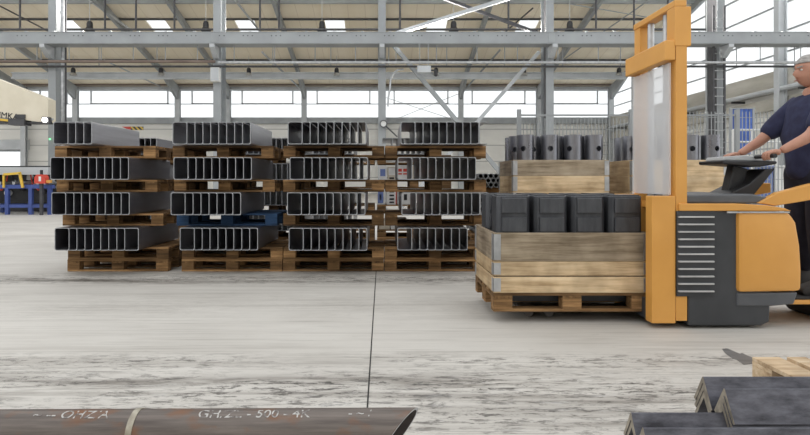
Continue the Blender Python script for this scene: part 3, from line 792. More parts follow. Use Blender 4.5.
# cartons on the lower levels of the rightmost back stack
def carton(px0, px1, z, h, mat, marks, label):
    x0, x1 = PX(px0, YB2), PX(px1, YB2)
    c = thing('carton', label, 'carton', ((x0 + x1) / 2, YP2 + .3, z)); w = (x1 - x0) / 2
    obj('box', MB().box(-w, w, -.3, .3, 0, h), mat, c, bevel=.006)
    for (u0, u1, v0, v1, mt) in marks:
        obj('print', MB().box(-w + 2 * w * u0, -w + 2 * w * u1, -.303, -.3005, h * v0, h * v1), mt, c)
z2, z3, z4 = Zs[2] + .002, Zs[1] + .002, Zs[0] + .002
carton(379, 387, z2, .23, 'carton_white', [(.15, .8, .25, .75, 'carton_blue')], 'white carton with a blue label behind the gap between the two right stacks, upper')
carton(388, 396, z2, .21, 'carton_cream', [(.1, .9, .35, .9, 'carton_white'), (.2, .8, .05, .18, 'black_print')], 'cream carton between blue-labelled and red-striped cartons')
carton(397, 410, z2, .235, 'carton_white', [(.05, .42, .55, .75, 'red_paint'), (.52, .95, .55, .75, 'red_paint'), (.05, .42, .35, .45, 'red_paint'), (.52, .95, .35, .45, 'red_paint')], 'white carton with red stripes seen through the rightmost stack')
carton(412, 430, z2, .22, 'carton_cream', [], 'plain cream carton right of the red-striped carton')
carton(377, 385.5, z3, .235, 'carton_white', [(.1, .75, .1, .9, 'carton_blue'), (.3, .5, .3, .7, 'carton_white')], 'white carton with a large blue print behind the gap, lower')
carton(386.5, 397, z3, .245, 'carton_white', [(.3, .75, .1, .2, 'black_print'), (.3, .75, .3, .42, 'black_print'), (.3, .75, .55, .66, 'black_print'), (.3, .75, .8, .88, 'black_print'), (.92, 1, .02, .98, 'red_paint')], 'white carton with black sideways print and a red edge')
carton(398, 411, z3, .24, 'carton_white', [(.1, .35, .2, .85, 'red_paint'), (.5, .75, .3, .7, 'black_print')], 'white carton with a red upright stripe behind the rightmost stack')
carton(379, 390, z4, .14, 'carton_cream', [], 'low cream carton at the bottom behind the gap')
carton(391, 408, z4, .16, 'carton_white', [(.1, .9, .4, .75, 'carton_blue')], 'low white carton with a blue band at the bottom behind the rightmost stack')

# small tubes stacked on bearers right of the rightmost stack
YT = 7.75; R = .037
tm = MB().pipe(0, 1.1, R, R - .007, 16).mesh('steel_tube', ['dark_steel', 'cut_steel'], smooth=True)
xt = PX(478, YT)
pallet(xt - .08, YT + .1, 0, 'wooden pallet on the floor under the small tube stack'); pallet(xt - .08, YT + .1, .1445, 'wooden pallet second from the floor under the small tubes')
zt = .289; lev = 0
wherez = ['lowest', 'middle', 'top']
for grp in range(3):
    rows = (4, 4, 3)[grp]
    for r in range(rows):
        nn = 5 - (r % 2) * 1
        for k in range(nn):
            o = link('steel_tube', tm, None, (xt + R + (r % 2) * R + k * 2 * R, YT, zt + R + r * R * 1.74))
            tag(o, 'thin dark steel tube in the %s layer of small tubes beside the rightmost stack' % wherez[grp], 'tube', 'small tubes in the %s layer beside the rightmost stack' % wherez[grp])
    zt += 2 * R + (rows - 1) * R * 1.74 + .002
    if grp < 2:
        for yy, w_ in ((YT + .15, 'front'), (YT + .85, 'rear')):
            tag(obj('bearer', MB().box(xt - .04, xt + 5 * 2 * R + .04, yy, yy + .1, zt, zt + .075), 'pallet_wood'), '%s wooden bearer above the %s layer of small tubes' % (w_, wherez[grp]), 'bearer')
        zt += .077

# ------------------------------------------------------------------ collared crates with tubes
def collar_parts(root, w, dpt, h, front, side, t=.025):
    """origin at the front-left-bottom corner"""
    obj('board', MB().box(0, w, 0, t, 0, h), front, root, bevel=.003); obj('board', MB().box(0, w, dpt - t, dpt, 0, h), front, root, bevel=.003)
    obj('board', MB().box(0, t, t, dpt - t, 0, h), side, root, bevel=.003); obj('board', MB().box(w - t, w, t, dpt - t, 0, h), side, root, bevel=.003)
    for xx in (0, w):
        for yy in (0, dpt):
            sx = -1 if xx == 0 else 1; sy = -1 if yy == 0 else 1
            m2 = MB(); e = .004
            xa, xb = sorted((xx + sx * e, xx - sx * .055)); ya, yb = sorted((yy + sy * .0005, yy + sy * e)); m2.box(xa, xb, ya, yb, .01, h - .01)
            xa, xb = sorted((xx + sx * .0005, xx + sx * e)); ya, yb = sorted((yy + sy * e, yy - sy * .055)); m2.box(xa, xb, ya, yb, .01, h - .01)
            obj('hinge', m2, 'galvanised', root)
YK = 6.75
def tube_mesh():
    m2 = MB().pipe(0, 1.515, .106, .095, 40, 'Z')
    me = m2.mesh('tube_body', ['tube_steel', 'cut_steel'], smooth=True)
    o = link('tmp', me)
    c = link('tmp2', MB().tube((0, -.2, 1.34), (0, 0, 1.34), .034, 16).mesh('cut', 'dark_steel'))
    bo = o.modifiers.new('b', 'BOOLEAN'); bo.object = c; bo.operation = 'DIFFERENCE'; bo.solver = 'EXACT'
    dg = bpy.context.evaluated_depsgraph_get(); out = bpy.data.meshes.new_from_object(o.evaluated_get(dg))
    bpy.data.objects.remove(o); bpy.data.objects.remove(c)
    out.name = 'large_tube'; return out
tb = tube_mesh()
for ci, (px, nm) in enumerate(((513, 'left crate'), (632, 'right crate behind the mast'))):
    x0 = PX(px, YK)
    pallet(x0, YK, 0, 'wooden pallet on the floor under the ' + nm)
    hz_ = .199
    for k in range(6):
        top = k >= 4
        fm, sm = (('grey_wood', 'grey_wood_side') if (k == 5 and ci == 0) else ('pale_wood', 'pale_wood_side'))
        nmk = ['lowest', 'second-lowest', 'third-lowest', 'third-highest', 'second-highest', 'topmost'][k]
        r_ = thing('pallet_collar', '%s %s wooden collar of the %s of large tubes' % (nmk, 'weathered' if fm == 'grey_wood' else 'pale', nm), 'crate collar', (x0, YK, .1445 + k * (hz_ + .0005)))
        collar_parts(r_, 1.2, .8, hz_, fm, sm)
    rows = [(.14, [.19, .50, .80, 1.065], 'front'), (.345, [.135, .345, .65, .935], 'middle'), (.60, [.145, .45, .75, 1.04], 'rear')]
    for ri, (yy, xs_, rn) in enumerate(rows):
        for k, xx in enumerate(xs_):
            o = link('large_tube', tb, None, (x0 + xx, YK + yy, .146), (0, 0, random.choice((-.5, -.2, .25, .55, .9, -.8)) if ri < 2 else 1.4))
            tag(o, '%s upright steel tube from left, %s row of the %s' % (ORD[k], rn, nm.replace(' behind the mast', '')), 'tube', 'upright tubes in the ' + nm)

# ------------------------------------------------------------------ mesh fence
YF = 8.75
fpx = [(519, 631, 'left', 112), (631, 737, 'middle', 112), (737, 850, 'right', 110)]
wires_cache = None
for a, b, nm, top in fpx:
    x0, x1 = PX(a, YF), PX(b, YF); w = x1 - x0; zt = PH(118.5 if nm == 'left' else 112, YF)
    f = thing('mesh_fence', {'left': 'wire mesh fence panel behind the left crate of tubes', 'middle': 'wire mesh fence panel behind the right crate and mast', 'right': 'wire mesh fence panel behind the operator and blue sheet'}[nm], 'fence', (x0, YF, 0))
    obj('post', MB().box(-.03, .03, -.03, .03, 0, PH(109.5, YF)), 'grey_paint', f)
    obj('foot', MB().box(-.03, .09, -.08, .08, 0, .012), 'grey_paint', f)
    if nm != 'right': obj('top_rail', MB().box(.03, w - .04, -.015, .015, PH(116, YF), PH(114.4, YF)), 'grey_paint', f)
    m2 = MB(); k = .06
    while k < w - .1:
        m2.box(k - .0055, k + .0055, -.045, -.037, .08, zt); k += .058
    z = .1
    while z <= zt: m2.box(.03, w - .1, -.036, -.028, z - .004, z + .004); z += .2
    obj('wire_mesh', m2, 'grey_paint', f)
# light railing, blue sheet and dark cage behind the fence
YR = 9.3
rl = thing('hand_railing', 'light grey railing behind the mesh fence left of the operator', 'railing', (PX(733, YR), YR, 0))
for p in (733, 752, 776, 806): obj('post', MB().tube((PX(p, YR) - PX(733, YR), 0, 0), (PX(p, YR) - PX(733, YR), 0, PH(130, YR)), .02, 8), 'white_paint', rl)
for py in (130, 142): obj('rail', MB().tube((0, 0, PH(py, YR)), (PX(806, YR) - PX(733, YR), 0, PH(py, YR)), .018, 8), 'white_paint', rl)
YS = 9.6
m2 = MB(); nseg = 14; xa, xb = PX(732.5, YS), PX(751.5, YS); vs = []; 
prof = []
for i in range(nseg + 1):
    prof.append((xa + (xb - xa) * i / nseg, YS + .02 * math.sin(i * 1.7)))
prof += [(x, y + .008) for x, y in reversed(prof)]
m2.prism(prof, PH(154, YS), PH(109, YS) - .001, 'Z')
tag(obj('plastic_sheet', m2, 'blue_sheet'), 'bright blue plastic sheet hanging behind the mesh fence', 'sheet')
fr = thing('sheet_frame', 'grey frame the blue plastic sheet hangs from', 'frame', (xa, YS, 0))
for xx in (-.03, xb - xa + .03): obj('post', MB().box(xx - .02, xx + .02, -.02, .02, 0, PH(109, YS)), 'grey_paint', fr)
obj('top_bar', MB().box(-.05, xb - xa + .05, -.02, .02, PH(109, YS), PH(108, YS)), 'grey_paint', fr)
YD = 10.2
for px0, px1, lab, mt in ((736, 762, 'blue-grey sheet-metal bin standing behind the mesh fence below the blue sheet', 'carton_blue'), (766, 800, 'white plastic bin standing behind the mesh fence below the railing', 'white_paint')):
    b_ = thing('storage_bin', lab, 'bin', (PX((px0 + px1) / 2, YD), YD, 0)); w = (px1 - px0) / 2 * YD / F
    obj('body', MB().prism([(-w * .92, 0), (w * .92, 0), (w, PH(168, YD)), (-w, PH(168, YD))], -.3, .3, 'Y'), mt, b_, bevel=.02)
    obj('rim', MB().box(-w - .03, w + .03, -.33, .33, PH(168, YD), PH(166, YD)), mt, b_, bevel=.01)

# pipe with brackets along the right wall
wp = thing('wall_pipe', 'long pipe on brackets along the right wall under the concrete band', 'pipe', (XR - .6, 28, 5.05))
obj('pipe', MB().tube((0, -12, 0), (0, 13.5, 0), .11, 12), 'light_grey_paint', wp, smooth=True)
for k in range(6): obj('bracket', MB().box(-.05, .59, -10 + k * 4.3, -9.9 + k * 4.3, -.2, -.1), 'dark_grey_paint', wp)

# ------------------------------------------------------------------ pallet stacker with its load
YN, YFR = 3.95, 4.72
YM = 4.6            # near and far side
S_ = F / YN
def tx(px): return PX(px, YN)
def tz(py): return PH(py, YN)
tk = thing('pallet_stacker', 'orange and dark grey pallet stacker truck carrying a wooden crate on its forks', 'forklift', (tx(720), (YN + YFR) / 2, 0))
OX, OY = tx(720), (YN + YFR) / 2
def loc3(x, y, z): return (x - OX, y - OY, z)
def tbox(x0, x1, y0, y1, z0, z1): return MB().box(x0 - OX, x1 - OX, y0 - OY, y1 - OY, z0, z1)
def tprism(prof, y0, y1): return MB().prism([(tx(p) - OX, tz(q)) for p, q in prof], y0 - OY, y1 - OY, 'Y')
def tprismz(prof, y0, y1): return MB().prism([(x - OX, z) for x, z in prof], y0 - OY, y1 - OY, 'Y')
# chassis
obj('chassis', tprism([(688, 326), (762, 326), (770, 322), (771, 294), (771, 206), (688, 206)], YN, YFR), 'truck_grey', tk, bevel=.015)
# louvered panel on the near side with its slats
lp = obj('side_panel', tprism([(676, 296), (714, 296), (714, 211), (676, 211)], YN - .012, YN + .03), 'truck_grey', tk)
for k in range(11):
    yy = 216 + k * 7.4
    obj('louver_slat', tprism([(677, yy + 1.4), (712, yy + 1.4), (712, yy), (677, yy)], YN - .03, YN - .012), 'louver_grey', lp)
# rear cover, bulging outwards
cov = []
prof = [(736, 292), (799, 291), (799.5, 270), (798, 245), (794, 222), (788, 212.5), (775, 211), (736, 211)]
obj('rear_cover', tprism(prof, YN - .03, YFR + .03), 'orange_paint', tk, bevel=.03, smooth=True)
obj('cover_trim', tprism([(724, 212.8), (786, 212.8), (786, 211.2), (724, 211.2)], YN - .037, YN - .029), 'galvanised', tk)
obj('bumper', tprism([(736, 293), (797, 292), (793, 304), (770, 306), (736, 306)], YN - .01, YFR + .01), 'truck_top', tk, bevel=.01)
obj('top_band', tprism([(678, 210.8), (678, 203.5), (735, 203.5), (765, 205), (783, 208), (790, 211)], YN - .02, YFR + .02), 'orange_paint', tk, bevel=.006)
obj('top_cap', tprism([(682, 203.3), (684, 195), (755, 194), (772, 198), (776, 204)], YN + .02, YFR - .02), 'truck_top', tk, bevel=.012)
# platform
obj('platform', tprismz([(2.82, .165), (3.62, .165), (3.62, .195), (2.82, .195)], YN + .06, YFR - .06), 'orange_paint', tk, bevel=.006)
obj('platform_mat', tprismz([(2.86, .195), (3.6, .195), (3.6, .203), (2.86, .203)], YN + .09, YFR - .09), 'rubber', tk)
obj('rear_wheel', MB().tube(loc3(3.45, YN + .2, .08), loc3(3.45, YFR - .2, .08), .08, 18), 'rubber', tk, smooth=True)
obj('drive_wheel', MB().tube(loc3(2.55, YN + .25, .11), loc3(2.55, YFR - .25, .11), .11, 20), 'rubber', tk, smooth=True)
# side arm bars
for yy in (YN - .0, YFR - .05):
    obj('side_arm', MB().prism([(tx(758) - OX, tz(203.2)), (tx(778) - OX, tz(192.5)), (tx(812) - OX, tz(183.5)), (tx(842) - OX, tz(183.5)), (tx(842) - OX, tz(195)), (tx(812) - OX, tz(200)), (tx(776) - OX, tz(206))], yy - OY, yy + .05 - OY, 'Y'), 'orange_paint', tk, bevel=.008)
# tiller
til = obj('tiller', MB().bar(loc3(tx(764), OY, tz(199)), loc3(tx(772), OY, tz(166)), .12, .09), 'black_plastic', tk, bevel=.01)
obj('tiller_head', tprismz([(tx(742), tz(163)), (tx(782), tz(166)), (tx(800), tz(163)), (tx(800), tz(160)), (tx(742), tz(159))], OY - .16, OY + .16), 'black_plastic', til, bevel=.01)
obj('tiller_panel', tprismz([(tx(746), tz(158.8)), (tx(796), tz(159.8)), (tx(796), tz(157)), (tx(770), tz(153.5)), (tx(748), tz(155))], OY - .12, OY + .12), 'light_grey_paint', til, bevel=.006)
for sg in (-1, 1):
    obj('grip', MB().tube(loc3(tx(780), OY + sg * .13, tz(155.5)), loc3(tx(780), OY + sg * .34, tz(155.5)), .016, 12), 'black_plastic', til, smooth=True)
obj('console', tprismz([(tx(752), tz(199)), (tx(772), tz(203)), (tx(800), tz(168)), (tx(790), tz(168)), (tx(772), tz(184)), (tx(752), tz(194))], OY - .14, OY + .14), 'black_plastic', tk, bevel=.01)
# mast: two uprights, lower side plates, crossheads, screen
XM0, XM1 = tx(676), tx(687)
for yy in (YN, YM - .1):
    m2 = MB(); m2.box(XM0 - OX, XM1 - OX, yy - OY, yy + .022 - OY, .06, 2.36).box(XM0 - OX, XM0 + .022 - OX, yy + .022 - OY, yy + .1 - OY, .06, 2.36).box(XM1 - .022 - OX, XM1 - OX, yy + .022 - OY, yy + .1 - OY, .06, 2.36)
    obj('mast_upright', m2, 'orange_paint', tk)
    obj('mast_base_plate', tbox(tx(652), XM0 - .001, yy, yy + .1, .04, tz(196)), 'orange_paint', tk, bevel=.006)
obj('mast_crosshead', tbox(XM0 - .01, XM1, YN, YM, 2.361, 2.41), 'orange_paint', tk, bevel=.006)
obj('mast_crosshead', tbox(XM0 - .08, XM0 - .002, YN, YM, tz(60), tz(40)), 'orange_paint', tk, bevel=.008)
for yc in (4.16, 4.40): obj('lift_cylinder', MB().tube(loc3((XM0 + XM1) / 2, yc, .3), loc3((XM0 + XM1) / 2, yc, 2.36), .025, 14), 'galvanised', tk, smooth=True)
obj('mast_screen', tbox(XM0 - .03, XM0 - .022, YN + .03, YM - .03, tz(195), tz(62)), 'mast_screen', tk)
obj('mast_head', tbox(tx(674.5), tx(691), YN - .006, YN + .11, tz(46), 2.36), 'orange_paint', tk, bevel=.006)
obj('mast_foot', tbox(tx(653), XM1 + .02, YN + .102, YM - .102, .05, .2), 'truck_grey', tk)
# fork carriage, forks and straddle legs
PH0 = .085
obj('fork_carriage', tbox(XM0 - .11, XM0 - .09, YN + .12, YM - .12, .15, .62), 'truck_grey', tk)
YL = 4.12
for yc in (YL + .24, YL + .56):
    obj('fork', tbox(.95, XM0 - .11, yc - .08, yc + .08, PH0 + .045, PH0 + .0995), 'truck_grey', tk)
    lg = obj('support_leg', tbox(1.1, XM0, yc - .085, yc + .085, .045, .08), 'truck_grey', tk, bevel=.008)
    for xx in (1.17, 1.33): obj('load_wheel', MB().tube(loc3(xx, yc - .06,   .037), loc3(xx, yc + .06, .037), .037, 16), 'wheel_grey', lg, smooth=True)

# load: pallet, three collars and steel housings
LXX = PX(493.5, YL)
pallet(LXX, YL, PH0, 'wooden pallet on the stacker forks under the moving crate')
zc = PH0 + .1445
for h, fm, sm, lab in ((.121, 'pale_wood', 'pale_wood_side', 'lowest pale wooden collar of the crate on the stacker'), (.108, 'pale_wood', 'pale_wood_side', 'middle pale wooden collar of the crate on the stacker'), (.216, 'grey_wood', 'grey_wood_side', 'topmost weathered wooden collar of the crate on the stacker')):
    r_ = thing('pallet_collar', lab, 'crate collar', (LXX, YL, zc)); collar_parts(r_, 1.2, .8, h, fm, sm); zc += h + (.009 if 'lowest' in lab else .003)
# dark pressed-steel housings standing in the crate
def housing(x, y, label):
    h = thing('steel_housing', label, 'steel part', (x, y, PH0 + .1455))
    w = .13; H0 = PH(195, YL + .05) - PH0 - .1455 - .008
    prof = [(-w, -.085), (-w, .085), (-w + .03, .115), (w - .03, .115), (w, .085), (w, -.085), (w - .03, -.115), (-w + .03, -.115)]
    obj('body', MB().prism(prof, 0, H0, 'Z'), 'dark_steel', h, bevel=.006)
    m2 = MB().box(-w + .035, w - .035, -.138, -.1152, H0 - .13, H0 - .015); obj('upper_plate', m2, 'dark_steel', h, bevel=.004)
    m2 = MB().box(-w + .035, w - .035, -.138, -.1152, H0 - .275, H0 - .165); obj('lower_plate', m2, 'dark_steel', h, bevel=.004)
    obj('cover_plate', MB().box(-w + .02, w - .02, -.09, .09, H0, H0 + .008), 'dark_steel', h)
for rn, yy in (('front', YL + .16), ('rear', YL + .6)):
    for k in range(4): housing(LXX + .166 + k * .289, yy, '%s dark steel housing from left in the %s row on the moving crate' % (ORD[k], rn))

# ------------------------------------------------------------------ operator
def skin_mesh(name, joints, edges, radii, mat, sub=2, root=0):
    me = bpy.data.meshes.new(name); me.from_pydata(joints, edges, [])
    o = bpy.data.objects.new(name, me); COL.objects.link(o)
    sm = o.modifiers.new('s', 'SKIN'); sm.use_smooth_shade = True
    for i, v in enumerate(me.skin_vertices[0].data):
        r = radii[i]; v.radius = (r, r) if not isinstance(r, tuple) else r; v.use_root = (i == root)
    su = o.modifiers.new('u', 'SUBSURF'); su.levels = sub; su.render_levels = sub
    dg = bpy.context.evaluated_depsgraph_get(); out = bpy.data.meshes.new_from_object(o.evaluated_get(dg))
    bpy.data.objects.remove(o); out.name = name
    out.materials.clear(); out.materials.append(M[mat])
    for p in out.polygons: p.use_smooth = True
    return out
PXo, PYo, PZ = 3.44, 4.30, .203
pr = thing('person', 'person in navy shirt and trousers standing on the stacker holding the tiller', 'person', (PXo, PYo, PZ))
# local frame: facing -X, left side at -Y
hip, knee, ank = .93, .50, .09
HX, HZ = tx(780) - PXo, tz(155.5) - PZ      # hand grip
J = []; E = []; Rr = []
def j(p, r, frm=None):
    J.append(p); Rr.append(r)
    if frm is not None: E.append((frm, len(J) - 1))
    return len(J) - 1
pel = j((0, 0, .98), (.12, .10)); sp = j((-.01, 0, 1.14), (.115, .095), pel); ch = j((-.02, 0, 1.36), (.13, .10), sp); nk = j((-.015, 0, 1.545), (.062, .062), ch); hd = j((-.03, 0, 1.64), (.062, .062), nk)
for sg in (-1, 1):
    sh = j((-.02, sg * .19, 1.48), .058, ch); el = j((-.24, sg * .27, 1.215), .047, sh); wr = j((HX + .085, sg * .235, HZ + .035), .03, el)
    hp = j((0, sg * .1, .9), .09, pel); kn = j((-.03, sg * .115, .49), .068, hp); an = j((.0, sg * .12, .1), .045, kn); to = j((-.13, sg * .13, .045), .04, an)
obj_b = link('body', skin_mesh('body', J, E, Rr, 'skin', 2, 0), pr)
# clothing as children, slightly larger than the body
def cloth(name, spec, mat, parent):
    J2, E2, R2 = spec
    return link(name, skin_mesh(name, J2, E2, R2, mat, 2, 0), parent)
J2 = []; E2 = []; R2 = []
def k2(p, r, frm=None):
    J2.append(p); R2.append(r)
    if frm is not None: E2.append((frm, len(J2) - 1))
    return len(J2) - 1
a = k2((0, 0, .86), (.19, .175)); a = k2((0, 0, .97), (.21, .18), a); b = k2((-.01, 0, 1.14), (.2, .17), a); c = k2((-.02, 0, 1.36), (.215, .175), b); k2((-.018, 0, 1.545), (.095, .095), c)
for sg in (-1, 1):
    s1 = k2((-.02, sg * .19, 1.485), .105, c); s2 = k2((-.13, sg * .235, 1.345), .09, s1); k2((-.215, sg * .262, 1.24), .083, s2)
cloth('shirt', (J2, E2, R2), 'navy_cloth', pr)
J2 = []; E2 = []; R2 = []
a0_ = k2((0, 0, 1.08), (.165, .145)); a = k2((0, 0, .98), (.185, .16), a0_)
for sg in (-1, 1):
    s1 = k2((0, sg * .1, .88), .145, a); s2 = k2((-.03, sg * .115, .49), .105, s1); k2((.0, sg * .12, .12), .09, s2)
cloth('trousers', (J2, E2, R2), 'navy_trousers', pr)
for sg in (-1, 1):
    m2 = MB(); prof = [(.085, 0), (-.21, 0), (-.225, .035), (-.2, .065), (-.1, .1), (-.05, .16), (.06, .16), (.085, .06)]
    m2.prism(prof, sg * .12 - .05, sg * .12 + .05, 'Y'); obj('boot', m2, 'boot_leather', pr, bevel=.012, smooth=True)
# head: shaped ellipsoid facing -X
def head_mesh():
    m2 = MB(); n, m = 28, 22; vs = []; fs = []
    for kk in range(m + 1):
        t = math.pi * kk / m; z = math.cos(t)
        for i in range(n):
            a = 2 * math.pi * i / n; cx, sy = math.cos(a), math.sin(a); s = math.sin(t)
            x = .1 * s * cx; y = .076 * s * sy; zz = .125 * z
            f = max(0, -cx)                      # front half
            if z < 0:                             # jaw narrows, chin forward
                y *= 1 - .28 * (-z); x *= 1 - .12 * (-z) * (1 - f) ; x -= .012 * f * (-z)
            if f > .6 and -.2 < z < .2: x += .006 # eye line
            nose = max(0, 1 - (abs(sy) / .24) ** 2) * max(0, 1 - ((z + .13) / .22) ** 2) * (f > 0)
            x -= .034 * nose
            vs.append((x, y, zz))
    for kk in range(m):
        for i in range(n):
            jn = (i + 1) % n; fs.append((kk * n + i, (kk + 1) * n + i, (kk + 1) * n + jn, kk * n + jn))
    m2.add(vs, fs); return m2
HZc = 1.755
hm = head_mesh(); hd_o = obj('head', hm, 'skin', pr, (-.045, 0, HZc), (0, math.radians(-4), 0), smooth=True)
hair = MB(); n, m = 24, 10; vs = []; fs = []
for kk in range(m + 1):
    t = math.pi * .56 * kk / m
    for i in range(n):
        a = 2 * math.pi * i / n; z = math.cos(t); s = math.sin(t); cx = math.cos(a)
        lim = 1.0
        if cx < -.2 and z < .45: s *= .9
        vs.append(((.107 * s * cx) + .004, .082 * s * math.sin(a), .131 * max(z, .45 if cx < -.25 else -.3) + .002))
for kk in range(m):
    for i in range(n):
        jn = (i + 1) % n; fs.append((kk * n + i, (kk + 1) * n + i, (kk + 1) * n + jn, kk * n + jn))
hair.add(vs, fs); obj('hair', hair, 'grey_hair', hd_o, smooth=True)
for sg in (-1, 1):
    obj('ear', MB().sphere((.012, sg * .077, -.01), .03, 10, 8, (.6, .3, 1)), 'skin', hd_o, smooth=True)
    e = obj('eye', MB().sphere((-.0815, sg * .032, .008), .0105, 10, 8, (1, 1.2, .75)), 'eye_white', hd_o, smooth=True)
    obj('iris', MB().sphere((-.0895, sg * .032, .008), .0055, 10, 8, (.6, 1, 1)), 'iris_brown', e, smooth=True)
    obj('eyebrow', MB().bar((-.099, sg * .014, .031), (-.084, sg * .05, .033), .009, .007), 'grey_hair', hd_o)
obj('mouth', MB().bar((-.1, -.022, -.07), (-.1, .022, -.07), .008, .006), 'lip', hd_o)
# hands gripping the tiller bar (bar runs along Y)
for sg in (-1, 1):
    yb = sg * .235
    Jh = []; Eh = []; Rh = []
    def h(p, r, frm=None):
        Jh.append(p); Rh.append(r)
        if frm is not None: Eh.append((frm, len(Jh) - 1))
        return len(Jh) - 1
    w0 = h((HX + .095, yb, HZ + .035), .027); p0 = h((HX + .045, yb, HZ + .036), .028, w0)
    for q, (dy, ln) in enumerate(((-.033, .9), (-.011, 1.0), (.011, .95), (.033, .8))):
        b0 = h((HX + .012, yb + dy, HZ + .032), .010, p0); b1 = h((HX - .022 * ln, yb + dy, HZ + .022), .009, b0)
        b2 = h((HX - .030 * ln, yb + dy, HZ - .010), .0085, b1); h((HX - .010, yb + dy, HZ - .029), .0075, b2)
    t0 = h((HX + .04, yb - sg * .035, HZ + .012), .012, p0); t1 = h((HX + .018, yb - sg * .046, HZ - .014), .0105, t0); h((HX - .006, yb - sg * .046, HZ - .028), .009, t1)
    link('hand', skin_mesh('hand', Jh, Eh, Rh, 'skin', 1, 0), pr)

# ------------------------------------------------------------------ foreground: rusty pipe, strap
RP = .065; YPI = 1.6; HC = .341; rz = math.radians(.6)
pp = thing('rusty_pipe', 'rusty brown steel pipe with mitred end lying across the foreground', 'pipe', (-1.0, YPI, HC), rz)
n = 48; ri = RP - .007; vs = []; fs = []; mi = []
XE = .108 + 1.0
def xe(yv, zv): return XE + .62 * (yv - .4 * RP) + .6 * (zv - .92 * RP)
rings = [(-2.2, RP), (None, RP), (None, ri), (-2.2, ri)]
for (xx, rr) in rings:
    for i in range(n):
        a = 2 * math.pi * i / n; yv, zv = math.cos(a) * rr, math.sin(a) * rr
        vs.append((xx if xx is not None else xe(yv, zv), yv, zv))
for k in range(4):
    for i in range(n):
        jn = (i + 1) % n; k2_ = (k + 1) % 4
        fs.append((k * n + i, k * n + jn, k2_ * n + jn, k2_ * n + i)); mi.append(1 if k == 1 else (2 if k == 2 else 0))
m2 = MB(); m2.add(vs, fs, mi); obj('tube', m2, ['rusty_steel', 'bright_cut', 'rusty_shaded_inside'], pp, smooth=True)
xs_ = PX(137, YPI) + 1.0
obj('strap', MB().pipe(xs_ - .009, xs_ + .009, RP + .0022, RP + .0004, 40, 'X', 0), 'strap_steel', pp, smooth=True)
0 and obj('strap_tail', MB().bar((xs_ - .03, -.028, RP - .004), (xs_ + .012, -.012, RP + .004), .002, .015), 'strap_steel', pp)
# chalk writing wrapped onto the pipe
def chalk(txt, size, x0, ang0, flatten=1.0):
    me = text_mesh('chalk_writing', txt, size)
    for v in me.vertices:
        a = math.radians(ang0) - v.co.y / RP * flatten
        rr = RP + .0006 + v.co.z * .1
        v.co = (x0 + v.co.x, -math.sin(a) * rr, math.cos(a) * rr)
    me.materials.clear(); me.materials.append(M['chalk'])
    link('chalk_writing', me, pp)
chalk('~ -- OHZ/A', .045, -.02, 30)
chalk('GH/ZL - 500 - 4K', .045, .46, 30)
chalk('- ~ /', .04, .90, 28)
for xx, lab in ((-.28, 'right'), (-1.7, 'left')):
    tr = thing('trestle', 'low steel trestle under the rusty pipe, %s one of two' % lab, 'trestle', (xx, YPI + (xx + 1) * math.sin(rz), 0))
    obj('beam', MB().box(-.04, .04, -.16, .16, .215, HC - RP - .0005), 'dark_grey_paint', tr)
    for sg in (-1, 1): obj('leg', MB().bar((0, sg * .1, .215), (0, sg * .16, .0), .05, .04), 'dark_grey_paint', tr)

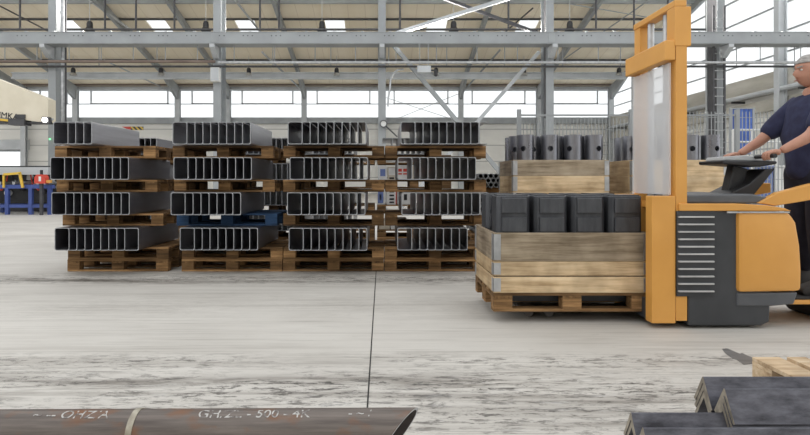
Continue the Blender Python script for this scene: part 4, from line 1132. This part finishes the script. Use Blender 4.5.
# ------------------------------------------------------------------ foreground right: angle profiles on a pallet
HW, DR, TA = .0575, .1, .012
dirv = Vector((HW, -DR)).normalized(); nrm = Vector((dirv.y, -dirv.x)) * -1   # outward normal of the front leg is (+,+)
vt = TA / (HW / math.hypot(HW, DR))          # vertical thickness at the apex
ux, uz = TA * DR / math.hypot(HW, DR), TA * HW / math.hypot(HW, DR)
prof = [(-HW, -DR), (-.004, -.002), (0, 0), (.004, -.002), (HW, -DR), (HW - ux, -DR - uz), (0, -vt), (-HW + ux, -DR - uz)]
am = MB().prism(prof, 0, 2.6, 'X', cap=1).mesh('angle_profile', ['angle_steel', 'angle_edge'])
def angle(x, y, z, lab):
    tag(link('angle_profile', am, None, (x, y, z), (0, 0, 0)), lab, 'angle iron', 'angle profiles in the foreground pile')
sp_ = .027
nm3 = ['top', 'middle', 'bottom']
for k in range(3):
    angle(1.188 + k * .002, 2.0, .362 - k * sp_, '%s dark angle profile in the rear row of the higher foreground pile' % nm3[k])
    angle(1.195 - k * .003, 1.886, .362 - k * sp_, '%s dark angle profile in the front row of the higher foreground pile' % nm3[k])
for k in range(2):
    angle(.868 + k * .003, 1.884, .279 - k * sp_, '%s dark angle profile in the rear row of the lower foreground pile' % ('upper', 'lower')[k])
    angle(.855 + k * .002, 1.770, .279 - k * sp_, '%s dark angle profile in the front row of the lower foreground pile' % ('upper', 'lower')[k])
fp_x, fp_y = PX(752, 2.89), 2.89 - 1.2
pallet(fp_x, fp_y, 0, 'pale wooden pallet at the right foreground edge under the angle profiles', 'fresh_wood', 'fresh_wood', None, math.pi / 2)
bt = PX(804, 2.89)
tag(obj('timber_batten', MB().box(bt, bt + .5, 2.7, 2.8, .1445, .172), 'fresh_wood'), 'short timber batten lying on the foreground pallet', 'batten')

# ------------------------------------------------------------------ light, world, camera
FILL_ENERGY = 1150
w = bpy.data.worlds.new('World'); SC.world = w; w.use_nodes = True
bg = w.node_tree.nodes['Background']; bg.inputs[0].default_value = (.97, .985, 1, 1); bg.inputs[1].default_value = 1.0
for i, x in enumerate((-24, -16, -8, 0, 8, 15)):  # fill lights added to brighten the roof, the hall has no such lamps
    l = bpy.data.lights.new('added_roof_fill', 'AREA'); l.shape = 'RECTANGLE'; l.size = 5; l.size_y = .4; l.energy = FILL_ENERGY * (.75 + .12 * i); l.color = (1, .96, .9); l.use_shadow = True
    o = bpy.data.objects.new('added_roof_fill', l); COL.objects.link(o); o.location = (x, YC + 1.3, 6.6); o.rotation_euler = (math.pi + math.radians(38), 0, 0)
cam = bpy.data.cameras.new('Camera'); co = bpy.data.objects.new('Camera', cam); COL.objects.link(co)
cam.sensor_width = 36; cam.lens = 24; cam.shift_x = (405 - CX) / 810; cam.shift_y = -(217.5 - CY) / 810
co.location = (0, 0, CH); co.rotation_euler = (math.pi / 2, 0, 0); cam.clip_end = 200
SC.camera = co
vs_ = SC.view_settings; SC.display_settings.display_device = 'sRGB'
vs_.view_transform = 'Standard'; vs_.look = 'None'; vs_.gamma = 1; vs_.exposure = .47; vs_.use_curve_mapping = False
